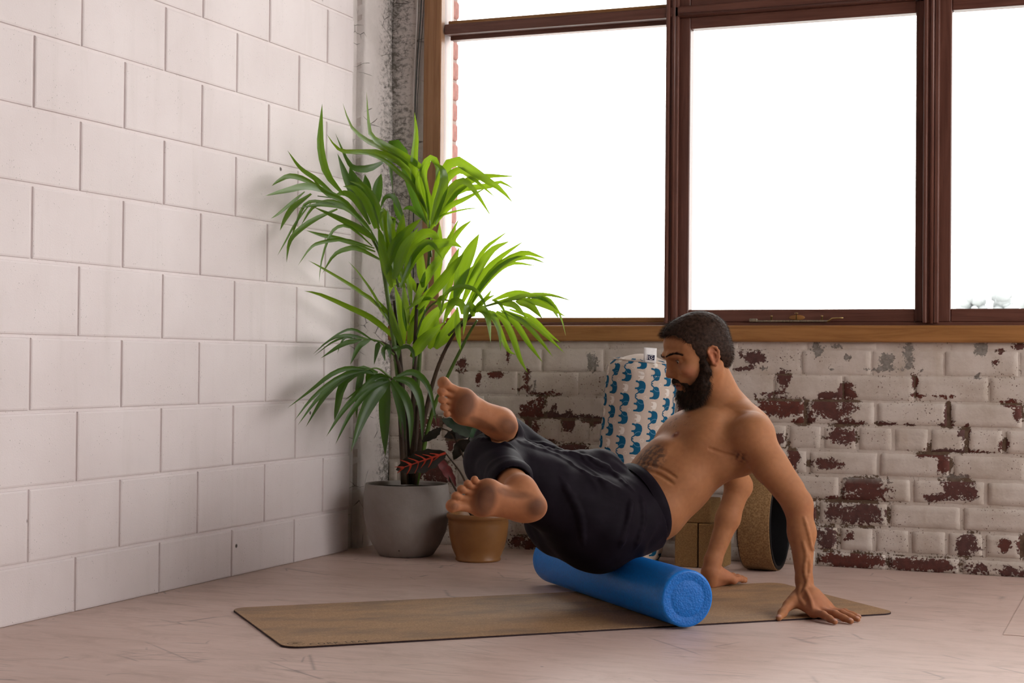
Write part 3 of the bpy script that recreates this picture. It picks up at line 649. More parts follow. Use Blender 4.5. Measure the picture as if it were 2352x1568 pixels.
b2r = at_floor(1655, 1307); cblock(b1r[0]+0.004, b2r[0], by0-0.002, by0+BD-0.002, 0, BHT, 'upright cork yoga block nearest the wheel, lower right of three')
tr_ = at_back(1631, 1201, by0+0.0); cblock(tr_[0]-0.15, tr_[0], by0+0.004, by0+0.145, BHT+0.0005, BHT+0.0805, 'cork yoga block lying across the top of the two upright ones')
wl0 = at_floor(1722, 1303); wl1 = at_floor(1794, 1309); WR = 0.163; wx0, wx1 = wl0[0], wl1[0]; wy = min((wl0[1]+wl1[1])/2+0.01, -WR-0.008)
wy = -0.178
whl = empty('yoga_wheel', ((wx0+wx1)/2, wy, 0)); tag(whl, 'cork covered yoga wheel with black inner ring standing by the brick wall', 'yoga wheel')
hw = (wx1-wx0)/2
def ring(name, prof, mat, n=64):
    V = []; Fc = []; m = len(prof)
    for k in range(n):
        a = 2*math.pi*k/n
        for x, r in prof: V.append((x, r*math.cos(a), WR+r*math.sin(a)))
    for k in range(n):
        k2 = (k+1) % n
        for i in range(m): i2 = (i+1) % m; Fc.append((k*m+i, k*m+i2, k2*m+i2, k2*m+i))
    o = mesh_obj(name, V, Fc, mat, whl, True); return o
M_BLACK = plain('black_plastic', (0.004, 0.004, 0.0045), 0.5, 0.12, 0.1, 40)
ring('cork_tread', [(-hw+0.003, WR-0.006), (-hw+0.003, WR-0.001), (-hw+0.006, WR), (hw-0.006, WR), (hw-0.003, WR-0.001), (hw-0.003, WR-0.006)], M_CORKW)
ring('plastic_ring', [(-hw, WR-0.013), (-hw, WR-0.004), (-hw+0.002, WR-0.0025), (hw-0.002, WR-0.0025), (hw, WR-0.004), (hw, WR-0.013), (hw-0.004, WR-0.015), (-hw+0.004, WR-0.015)], M_BLACK)
# ================================================================ PLANTS
def mat_leaf(name, dark, light, trans, gloss=0.34):
    t = NT(name); t.lk  # principled + translucent light through the blade
    ac = t.attr('across'); al = t.attr('along'); rd = t.rand()
    v = t.n('ShaderNodeCombineXYZ'); t.lk(t.math('MULTIPLY', ac, 14.0), v.inputs[0]); t.lk(t.math('MULTIPLY', al, 0.6), v.inputs[1]); t.lk(rd, v.inputs[2])
    st = t.noise(v.outputs[0], 1.6, 3, 0.6)
    col = t.mix(rd, dark, light); col = t.mix(t.ramp(st, (0.42, 0.0), (0.62, 0.45)), col, tuple(min(1, c*1.7) for c in light))
    tip = t.ramp(al, (0.93, 0.0), (1.0, 0.8)); col = t.mix(tip, col, (0.16, 0.11, 0.05))
    t.bump(st, 0.0006, 0.6); t.fin(col, gloss, 0.75)
    tr = t.n('ShaderNodeBsdfTranslucent'); t.set(tr.inputs[0], t.mix(t.ramp(st, (0.42, 0.0), (0.62, 0.35)), trans, tuple(min(1, c*1.35) for c in trans)))
    mx = t.n('ShaderNodeMixShader'); mx.inputs[0].default_value = 0.42; t.lk(t.b.outputs[0], mx.inputs[1]); t.lk(tr.outputs[0], mx.inputs[2]); t.lk(mx.outputs[0], t.out.inputs[0])
    return t.m
M_LEAF = mat_leaf('palm_leaf', (0.022, 0.058, 0.005), (0.055, 0.122, 0.009), (0.30, 0.48, 0.012), 0.26)
M_LEAFD = mat_leaf('dark_palm_leaf', (0.018, 0.046, 0.008), (0.034, 0.080, 0.012), (0.10, 0.22, 0.012), 0.36)  # darker, less translucent blade on the back and lower-left fronds
M_STEMG = plain('green_stalk', (0.075, 0.13, 0.018), 0.45, 0.4, 0.25, 25); M_STEMB = plain('brown_stalk', (0.045, 0.026, 0.014), 0.6, 0.3, 0.35, 30)
M_SOIL = plain('dark_soil', (0.018, 0.013, 0.009), 0.95, 0.1, 0.5, 60, 0.006)
def mat_cpot():
    t = NT('grey_cement'); c = t.co('Object'); a = t.noise(c, 4, 6, 0.65); b = t.noise(c, 60, 4, 0.6)
    col = t.ramp(a, (0.3, (0.24, 0.21, 0.192)), (0.7, (0.34, 0.305, 0.282))); col = t.mix(t.ramp(t.noise(t.co('Object', scale=(6, 6, 1.5)), 2.0, 5), (0.5, 0.0), (0.75, 0.4)), col, (0.23, 0.20, 0.185))
    cr = t.math('MULTIPLY', t.ramp(t.voro(c, 14), (0.03, 1.0), (0.06, 0.0)), t.ramp(t.noise(c, 7, 2), (0.55, 0.0), (0.6, 1.0))); col = t.mix(cr, col, (0.10, 0.085, 0.075))
    t.bump(b, 0.0012, 0.6); return t.fin(col, 0.8, 0.2)
def mat_terra():
    t = NT('glazed_terracotta'); c = t.co('Object'); a = t.noise(c, 5, 5, 0.6)
    col = t.ramp(a, (0.3, (0.19, 0.082, 0.024)), (0.7, (0.30, 0.135, 0.042))); t.bump(t.noise(c, 40, 3), 0.0008, 0.5); return t.fin(col, 0.42, 0.4)
M_CPOT, M_TERRA = mat_cpot(), mat_terra()
VD = Vector((-0.376, 0.926, 0))
def zplant(px):
    return 5.78-max(0, 885-px)*0.0021-max(0, px-960)*0.0006
def P3(px, py, dz):
    p = at_depth(px, py, zplant(px)+dz)
    if p[0] < 0.014: 
        p = at_left(px, py, 0.014)
    if p[1] > -0.02:
        p = at_back(px, py, -0.02)
    return p
RNG = random.Random(21)
def leaflet(parent, pp, wpx, dz, mat, seg=11, bow=None, tilt=None):
    n = len(pp); bow = RNG.uniform(-0.07, 0.05) if bow is None else bow
    pts = [P3(px, py, dz+bow*math.sin(math.pi*0.5*i/(n-1))) for i, (px, py) in enumerate(pp)]
    S = spline(pts, seg); V = []; Fc = []; ac = []; al = []
    tl = math.radians(RNG.uniform(-38, 38)) if tilt is None else math.radians(tilt)
    for i in range(seg):
        t = S[min(i+1, seg-1)]-S[max(i-1, 0)]; t = Vector(t).normalized(); toc = (Vector(CAM)-Vector(S[i])).normalized()
        side = t.cross(toc); 
        if side.length < 1e-4: side = t.orthogonal()
        side.normalize(); nrm = side.cross(t).normalized()
        f = i/(seg-1); prof = min(1.0, 0.30+2.6*f)*(1-max(0, (f-0.42)/0.58)**1.7); w = wpx*5.7/FPX*0.5*prof/math.cos(tl)*1.16
        a = tl*(0.6+0.8*f); d = side*math.cos(a)+nrm*math.sin(a); k = nrm*math.cos(a)-side*math.sin(a)
        c = Vector(S[i])
        for s in (-1, -0.5, 0, 0.5, 1): V.append(c+d*(w*s)+k*(w*0.34*(abs(s)-0.4))); ac.append(s); al.append(f)
    for i in range(seg-1):
        for j in range(4): q = i*5+j; Fc.append((q, q+1, q+6, q+5))
    for v in V:
        if v.x < 0.006: v.x = 0.006
        if v.y > -0.006: v.y = -0.006
    o = mesh_obj('leaflet', V, Fc, mat, parent, True)
    for nm, arr in (('across', ac), ('along', al)):
        at = o.data.attributes.new(nm, 'FLOAT', 'POINT'); at.data.foreach_set('value', np.array(arr, np.float32))
    return o
_g = at_floor(929, 1281); GP = Vector((_g[0], _g[1], 0))+VD*0.088
palm = empty('potted_palm', GP); tag(palm, 'tall green palm in a grey cement pot in the corner under the window', 'potted plant')
def local(o, root):
    o.matrix_parent_inverse = Matrix.Translation(-root.location); return o
pr1 = [(0.088, 0.0), (0.098, 0.004), (0.122, 0.040), (0.142, 0.085), (0.152, 0.135), (0.1555, 0.18), (0.154, 0.218), (0.1495, 0.251), (0.148, 0.257), (0.142, 0.257), (0.139, 0.251), (0.139, 0.22)]
pot = lathe('pot', pr1, M_CPOT, palm, 64)
V = [(0, 0, 0.239)]; Fc = []
for i in range(1, 9):
    for k in range(40): a = 2*math.pi*k/40; V.append((0.1395*i/8*math.cos(a), 0.1395*i/8*math.sin(a), 0.236+0.006*random.random()))
for k in range(40): Fc.append((0, 1+k, 1+(k+1) % 40))
for i in range(7):
    for k in range(40): a = 1+i*40+k; b = 1+i*40+(k+1) % 40; Fc.append((a, a+40, b+40, b))
mesh_obj('soil', V, Fc, M_SOIL, palm, True)
def stalk(name, pp, r0, r1, mat, dz=0.0, parent=None, n=20):
    pts = spline([P3(px, py, dz) for px, py in pp], n); o = tube(name, pts, list(np.linspace(r0, r1, n)), mat, parent or palm, 8)
    return local(o, palm) if (parent or palm) is palm else o
for pp, r0, r1, m, dz in (([(936, 1112), (930, 960), (917, 800), (905, 690)], 0.011, 0.005, M_STEMB, 0.0), ([(944, 1112), (950, 900), (955, 750), (960, 650)], 0.011, 0.005, M_STEMB, -0.02),
                          ([(952, 1112), (975, 960), (1005, 845), (1045, 765), (1092, 716)], 0.010, 0.0045, M_STEMB, -0.04), ([(956, 1112), (992, 950), (1030, 860), (1075, 770), (1096, 735)], 0.009, 0.004, M_STEMG, 0.03),
                          ([(930, 1112), (918, 900), (884, 640), (862, 560), (800, 470)], 0.012, 0.0035, M_STEMG, -0.02), ([(946, 1112), (965, 800), (985, 600), (987, 522)], 0.010, 0.004, M_STEMG, 0.05),
                          ([(928, 1112), (920, 960), (912, 890), (898, 868)], 0.012, 0.004, M_STEMB, -0.05), ([(934, 1112), (925, 900), (912, 825), (890, 792), (850, 778)], 0.009, 0.003, M_STEMB, -0.03), ([(940, 1112), (936, 1000), (930, 900)], 0.016, 0.010, M_STEMB, 0.01), ([(950, 1112), (955, 1010), (960, 930)], 0.014, 0.009, M_STEMB, 0.02)):
    stalk('stem', pp, r0, r1, m, dz)
FR = []   # (rachis pixels, dz, material, leaflets)
M_LEAFM = mat_leaf('mid_palm_leaf', (0.026, 0.066, 0.007), (0.055, 0.125, 0.010), (0.18, 0.33, 0.012), 0.30)
FR.append(([(905, 640), (868, 560), (835, 505), (780, 460), (730, 450)], -0.06, M_LEAFM, [
 ([(790, 448), (752, 400), (737, 340), (737, 290), (740, 238)], 14), ([(765, 443), (725, 410), (690, 385), (660, 345)], 9), ([(750, 440), (700, 412), (665, 404), (640, 415), (624, 427)], 10), ([(775, 448), (710, 428), (660, 437), (607, 450)], 13),
 ([(700, 440), (670, 465), (640, 490), (622, 502)], 6), ([(715, 445), (675, 475), (655, 505), (643, 530)], 10), ([(715, 465), (680, 510), (655, 555), (637, 587)], 4), ([(775, 480), (720, 505), (680, 535), (664, 560), (658, 603)], 10), ([(862, 552), (830, 526), (772, 497), (718, 474)], 13),
 ([(855, 565), (806, 522), (775, 521), (755, 545), (738, 600), (733, 650)], 6), ([(862, 578), (791, 552), (740, 540), (703, 529)], 9), ([(880, 600), (824, 571), (795, 572), (766, 587), (740, 629)], 10), ([(860, 570), (790, 550), (735, 557), (711, 571), (684, 610)], 7),
 ([(850, 530), (800, 480), (740, 470), (685, 478)], 11), ([(870, 525), (854, 487), (839, 437), (822, 405)], 17), ([(880, 530), (868, 480), (840, 430), (803, 416)], 15), ([(862, 525), (845, 470), (815, 432), (787, 428)], 15), ([(850, 515), (820, 460), (790, 442), (757, 456)], 14), ([(905, 640), (880, 560), (868, 520)], 16), ([(770, 470), (730, 462), (700, 470), (678, 520), (665, 560)], 6), ([(835, 510), (790, 462), (745, 440), (712, 400)], 10), ([(800, 475), (760, 462), (720, 475), (690, 520)], 8)]))
FR.append(([(950, 560), (900, 500), (840, 470), (800, 440)], 0.06, M_LEAFD, [([(830, 475), (800, 420), (775, 352)], 17), ([(830, 475), (815, 420), (803, 383)], 23), ([(845, 475), (842, 430), (838, 400)], 18), ([(862, 480), (868, 430), (876, 398)], 20), ([(925, 495), (905, 455), (885, 455), (872, 485)], 11), ([(985, 514), (967, 494), (941, 477), (924, 482)], 12), ([(985, 515), (960, 470), (925, 350), (900, 330), (895, 370), (903, 445)], 22), ([(880, 372), (850, 385), (820, 385), (800, 370), (770, 306)], 14), ([(930, 520), (912, 480), (905, 440)], 12)]))
FR.append(([(915, 660), (905, 600), (915, 540), (930, 510)], -0.10, M_LEAF, [([(912, 640), (893, 560), (884, 500), (878, 483), (872, 515)], 15), ([(925, 640), (900, 540), (889, 478)], 17), ([(905, 600), (898, 530), (904, 500), (904, 548)], 13), ([(910, 600), (920, 530), (927, 490)], 18), ([(885, 630), (905, 565), (940, 525), (970, 500)], 20), ([(905, 640), (930, 570), (962, 522)], 20), ([(905, 650), (935, 570), (975, 536), (1000, 543), (1007, 578)], 21), ([(920, 660), (960, 580), (1010, 559), (1040, 558), (1063, 570)], 19), ([(900, 660), (880, 590), (868, 540)], 18), ([(930, 660), (900, 590), (885, 530)], 14), ([(925, 650), (945, 590), (985, 555), (1020, 600)], 16)]))
FR.append(([(990, 590), (987, 530), (986, 500)], 0.02, M_LEAF, [([(986, 510), (958, 430), (951, 375), (956, 310), (952, 257)], 16), ([(985, 505), (975, 400), (941, 366), (880, 332), (852, 312), (845, 270), (842, 210)], 13), ([(980, 470), (945, 388), (890, 345), (845, 325), (807, 292), (787, 236)], 12), ([(985, 485), (944, 399), (906, 365), (860, 348), (799, 348), (773, 338), (750, 307)], 12), ([(985, 495), (949, 427), (914, 394), (883, 368), (845, 353), (800, 351)], 10), ([(987, 525), (980, 460), (966, 400)], 22), ([(990, 525), (1005, 470), (1018, 420), (1014, 388), (992, 372)], 19), ([(985, 490), (972, 400), (990, 365), (1004, 382), (1000, 420)], 16),
 ([(990, 505), (1005, 420), (1040, 370), (1075, 385), (1115, 412), (1150, 435), (1180, 468)], 20), ([(990, 510), (1020, 420), (1054, 390), (1085, 408), (1142, 457)], 15), ([(995, 515), (1030, 440), (1065, 415), (1095, 445), (1130, 500)], 14), ([(1000, 515), (1040, 445), (1080, 412), (1120, 403), (1186, 405)], 17), ([(1000, 515), (1050, 443), (1088, 431), (1127, 427), (1150, 418), (1185, 437)], 12), ([(995, 520), (1030, 476), (1069, 456), (1117, 431)], 11), ([(1000, 520), (1012, 496), (1069, 480), (1108, 479)], 4), ([(985, 520), (968, 450), (960, 410), (975, 372)], 12)]))
FR.append(([(985, 620), (1000, 595), (1015, 575)], 0.05, M_LEAF, [([(1000, 595), (1030, 550), (1055, 500)], 9), ([(1010, 600), (1050, 535), (1085, 504)], 11), ([(985, 520), (1000, 560), (1012, 590)], 5)]))
FR.append(([(950, 790), (975, 720), (1010, 690), (1060, 695)], -0.02, M_LEAF, [([(1045, 700), (1062, 620), (1082, 572), (1101, 536)], 27), ([(1020, 690), (1035, 620), (1055, 567)], 21), ([(1000, 670), (1007, 600), (1009, 550), (1010, 512)], 17), ([(972, 660), (967, 600), (961, 530)], 17), ([(950, 700), (985, 630), (1015, 590), (1040, 543)], 17), ([(960, 710), (1010, 650), (1045, 605), (1066, 580)], 19), ([(1060, 695), (1090, 610), (1115, 570), (1140, 550), (1168, 530)], 8), ([(1060, 700), (1095, 625), (1130, 575), (1172, 553)], 17), ([(1070, 705), (1110, 630), (1150, 590), (1204, 553)], 13), ([(1075, 705), (1110, 650), (1150, 605), (1200, 580), (1230, 585), (1256, 595)], 13), ([(1080, 705), (1120, 640), (1170, 600), (1215, 592), (1256, 606)], 11), ([(1085, 695), (1130, 635), (1175, 605), (1235, 611)], 9), ([(945, 700), (938, 630), (930, 565)], 11), ([(965, 680), (940, 645), (920, 640), (900, 655), (889, 690)], 18), ([(1030, 700), (1070, 640), (1120, 590)], 22), ([(940, 740), (975, 690), (1012, 640)], 22), ([(960, 780), (995, 730), (1035, 690)], 25), ([(938, 790), (955, 740), (978, 680)], 22), ([(928, 790), (922, 720), (905, 650)], 17), ([(1000, 800), (1030, 760), (1048, 710)], 24), ([(1050, 705), (1052, 760), (1058, 805)], 12), ([(945, 820), (975, 780), (1020, 740)], 24), ([(925, 800), (905, 740), (895, 690)], 14), ([(935, 760), (930, 700), (925, 640)], 15), ([(985, 800), (1000, 770), (1005, 720)], 20)]))
FR.append(([(910, 800), (905, 760), (880, 720), (860, 690)], 0.0, M_LEAF, [([(922, 795), (889, 759), (850, 728), (806, 707), (736, 676), (699, 668)], 12), ([(918, 785), (870, 703), (831, 673), (806, 655), (743, 617), (708, 598)], 8), ([(910, 760), (870, 696), (850, 663), (822, 625), (800, 600)], 5), ([(915, 770), (890, 720), (870, 690)], 10)]))
FR.append(([(1030, 770), (1090, 714), (1150, 694), (1230, 682)], -0.06, M_LEAF, [([(1000, 700), (1036, 664), (1071, 659), (1095, 670), (1112, 696), (1120, 721)], 9), ([(1062, 722), (1060, 698), (1042, 693), (1028, 715), (1017, 750)], 17), ([(1088, 727), (1082, 705), (1072, 712), (1064, 772)], 17), ([(1090, 712), (1107, 712), (1120, 732), (1127, 788)], 16), ([(1110, 715), (1130, 723), (1145, 755), (1150, 808)], 12), ([(1130, 715), (1160, 738), (1180, 780), (1195, 825), (1213, 857)], 13), ([(1140, 715), (1180, 738), (1215, 790), (1247, 833)], 12), ([(1150, 713), (1200, 738), (1240, 780), (1270, 820)], 10), ([(1160, 713), (1215, 738), (1260, 775), (1297, 811)], 9), ([(1170, 710), (1220, 728), (1260, 765), (1288, 787)], 8), ([(1120, 718), (1140, 740), (1165, 800), (1185, 815)], 11), ([(1150, 697), (1180, 700), (1212, 732)], 13), ([(1185, 690), (1215, 700), (1246, 732)], 17), ([(1220, 685), (1260, 695), (1283, 732)], 16), ([(1200, 685), (1250, 700), (1302, 728)], 11), ([(1110, 705), (1160, 690), (1210, 678), (1258, 690), (1285, 720), (1300, 772)], 9), ([(1140, 697), (1200, 680), (1260, 677), (1318, 692)], 8), ([(1090, 712), (1112, 690), (1130, 664)], 9), ([(1130, 690), (1170, 675), (1200, 671), (1240, 680)], 10), ([(1130, 688), (1150, 700), (1172, 742)], 6), ([(1085, 715), (1110, 690), (1138, 676)], 9), ([(1000, 690), (975, 685), (950, 700), (932, 712)], 9), ([(1015, 720), (1008, 690), (1020, 684), (1004, 745)], 8)]))
FR.append(([(898, 868), (868, 846), (838, 850)], -0.12, M_LEAFD, [([(842, 848), (800, 845), (760, 860), (715, 895), (660, 937)], 9), ([(838, 850), (780, 865), (720, 910), (675, 967)], 8), ([(845, 850), (790, 862), (730, 915), (684, 976)], 9), ([(850, 850), (800, 860), (750, 905), (702, 981)], 14), ([(868, 857), (830, 850), (790, 880), (775, 940), (768, 965)], 17), ([(890, 872), (840, 890), (790, 940), (749, 1003)], 12), ([(893, 875), (850, 895), (805, 950), (770, 1021)], 11), ([(895, 873), (870, 890), (835, 950), (805, 1040)], 28), ([(835, 850), (828, 870), (822, 910), (818, 962)], 13), ([(842, 848), (850, 865), (847, 905), (844, 960)], 18), ([(892, 875), (884, 920), (884, 985), (885, 1048)], 23), ([(897, 875), (915, 920), (925, 980), (925, 1043)], 16), ([(900, 872), (930, 910), (943, 960), (942, 1032)], 16), ([(903, 868), (945, 880), (967, 930), (970, 1018)], 18), ([(910, 865), (950, 855), (985, 890), (1003, 977)], 13), ([(893, 868), (870, 862), (845, 875), (800, 930)], 9), ([(893, 868), (862, 868), (830, 890), (790, 920)], 8)]))
FR.append(([(905, 815), (872, 785), (835, 778), (800, 782)], -0.08, M_LEAFD, [([(850, 780), (800, 770), (760, 780), (719, 813)], 6), ([(862, 785), (815, 757), (780, 765), (734, 796)], 5), ([(830, 780), (790, 790), (736, 823)], 10), ([(850, 780), (825, 795), (804, 838)], 11), ([(870, 785), (867, 800), (859, 838)], 10), ([(820, 780), (795, 775), (782, 790), (775, 812)], 4), ([(835, 778), (805, 772), (765, 785), (722, 817)], 5), ([(885, 792), (893, 800), (896, 825)], 10), ([(900, 800), (915, 800), (914, 830)], 9), ([(905, 806), (935, 795), (950, 812), (948, 845)], 8), ([(890, 792), (880, 805), (885, 830)], 9)]))
for rp, dz, m, lv in FR:
    pts = spline([P3(px, py, dz) for px, py in rp], 14)
    fr = local(tube('frond', pts, list(np.linspace(0.0045, 0.0016, 14)), M_STEMG, palm, 6), palm)
    for pp, w in lv: leaflet(fr, pp, w, dz+RNG.uniform(-0.03, 0.03), m)
# palm leaflet objects are children of frond objects whose mesh sits in world space

# croton in the smaller pot
_t = at_floor(1097, 1293); TP = Vector((_t[0], _t[1], 0))+VD*0.078
cro = empty('potted_croton', TP); tag(cro, 'dark leafed croton with red veins in a small terracotta pot', 'potted plant')
lathe('pot', [(0.074, 0), (0.079, 0.003), (0.080, 0.009), (0.077, 0.012), (0.092, 0.045), (0.102, 0.090), (0.106, 0.130), (0.1055, 0.146), (0.110, 0.149), (0.1125, 0.155), (0.1125, 0.163), (0.109, 0.167), (0.101, 0.166), (0.099, 0.160), (0.097, 0.140)], M_TERRA, cro, 56)
V = [(0, 0, 0.150)]; Fc = []
for i in range(1, 7):
    for k in range(32): a = 2*math.pi*k/32; V.append((0.0985*i/6*math.cos(a), 0.0985*i/6*math.sin(a), 0.147+0.005*random.random()))
for k in range(32): Fc.append((0, 1+k, 1+(k+1) % 32))
for i in range(5):
    for k in range(32): a = 1+i*32+k; b = 1+i*32+(k+1) % 32; Fc.append((a, a+32, b+32, b))
mesh_obj('soil', V, Fc, M_SOIL, cro, True)
M_CDARK = plain('croton_dark_leaf', (0.012, 0.012, 0.007), 0.35, 0.5, 0.3, 30); M_CGREEN = plain('croton_green_leaf', (0.020, 0.050, 0.022), 0.30, 0.55, 0.3, 40); M_CRED = plain('croton_red_leaf', (0.10, 0.010, 0.010), 0.4, 0.4, 0.4, 40); M_VEIN = plain('croton_vein', (0.40, 0.045, 0.022), 0.45, 0.3, 0.35, 30)
def cpt(px, py, Z): 
    p = at_depth(px, py, Z); 
    if p[1] > -0.02: p = at_back(px, py, -0.02)
    return Vector(p)
def broad(pp, wpx, Z, mat, wave=0.06, veins=False, tilt=20):
    S = [Vector(p) for p in spline([cpt(px, py, Z+0.03*i) for i, (px, py) in enumerate(pp)], 15)]; V = []; Fc = []; VV = []; FV = []
    fr = []
    for i, c in enumerate(S):
        t = (S[min(i+1, 14)]-S[max(i-1, 0)]).normalized(); toc = (Vector(CAM)-c).normalized(); sd = t.cross(toc).normalized(); nn = sd.cross(t).normalized(); a = math.radians(tilt)
        d = sd*math.cos(a)+nn*math.sin(a); k = nn*math.cos(a)-sd*math.sin(a); f = i/14.0; w = wpx*Z/FPX*0.5*(math.sin(math.pi*min(1, f*0.97+0.03))**0.75)*(1+0.10*math.sin(i*1.9))
        fr.append((c, t, d, k, w))
        for s in (-1, -0.5, 0, 0.5, 1): V.append(c+d*(w*s)+k*(w*(wave*math.sin(i*1.3+s*2)+0.22*abs(s))))
    for i in range(14):
        for j in range(4): q = i*5+j; Fc.append((q, q+1, q+6, q+5))
    o = local(mesh_obj('leaf', V, Fc, mat, cro, True), cro)
    if veins:
        def rib(P, w0, w1, toc):
            b = len(VV)
            for i, p in enumerate(P):
                t = (P[min(i+1, len(P)-1)]-P[max(i-1, 0)]).normalized(); s = t.cross(toc).normalized()*(w0+(w1-w0)*i/(len(P)-1))
                VV.append(p+s); VV.append(p-s)
            for i in range(len(P)-1): FV.append((b+2*i, b+2*i+1, b+2*i+3, b+2*i+2))
        toc = (Vector(CAM)-S[7]).normalized(); off = toc*0.012
        rib([c+off for c, *_ in fr[:-1]], 0.0042, 0.001, toc)
        for i in range(2, 13, 2):
            c, t, d, k, w = fr[i]
            for sg in (-1, 1):
                l = w*random.uniform(0.55, 0.92); rib([c+off, c+off+d*sg*l*0.5+t*0.012, c+off+d*sg*l+t*0.03], random.uniform(0.0022, 0.0045), 0.0006, toc)
        mesh_obj('leaf_veins', VV, FV, M_VEIN, o, True)
    return o
ZC = 5.52
broad([(1024, 1040), (970, 1058), (909, 1079)], 52, ZC-0.06, M_CDARK, 0.05, True, 12)
broad([(1012, 982), (995, 996), (968, 1015)], 22, ZC, M_CDARK); broad([(1078, 1002), (1052, 978), (1014, 962)], 30, ZC, M_CGREEN, 0.1); broad([(1078, 1005), (1080, 985), (1092, 958)], 40, ZC+0.03, M_CGREEN); broad([(1080, 1004), (1100, 988), (1122, 984)], 26, ZC, M_CGREEN, 0.12)
broad([(1074, 1003), (1050, 995), (1020, 1004)], 26, ZC+0.02, M_CDARK, 0.15); broad([(1078, 1010), (1058, 1025), (1042, 1056)], 30, ZC+0.02, M_CDARK, 0.12); broad([(1000, 1050), (1025, 1080), (1048, 1118)], 24, ZC+0.02, M_CRED, 0.06); broad([(1078, 1008), (1100, 1020), (1120, 1045)], 30, ZC+0.03, M_CDARK); broad([(1076, 1006), (1090, 1030), (1085, 1070)], 28, ZC+0.05, M_CGREEN)
for pp in ([(1094, 1190), (1088, 1090), (1078, 1004)], [(1090, 1190), (1066, 1100), (1024, 1041)], [(1088, 1190), (1050, 1130), (1010, 1056), (998, 1048)], [(1090, 1190), (1075, 1080), (1040, 1000), (1012, 982)]):
    o = tube('stem', spline([cpt(px, py, ZC+0.06) for px, py in pp], 12), list(np.linspace(0.005, 0.0022, 12)), M_STEMB, cro, 7); local(o, cro)
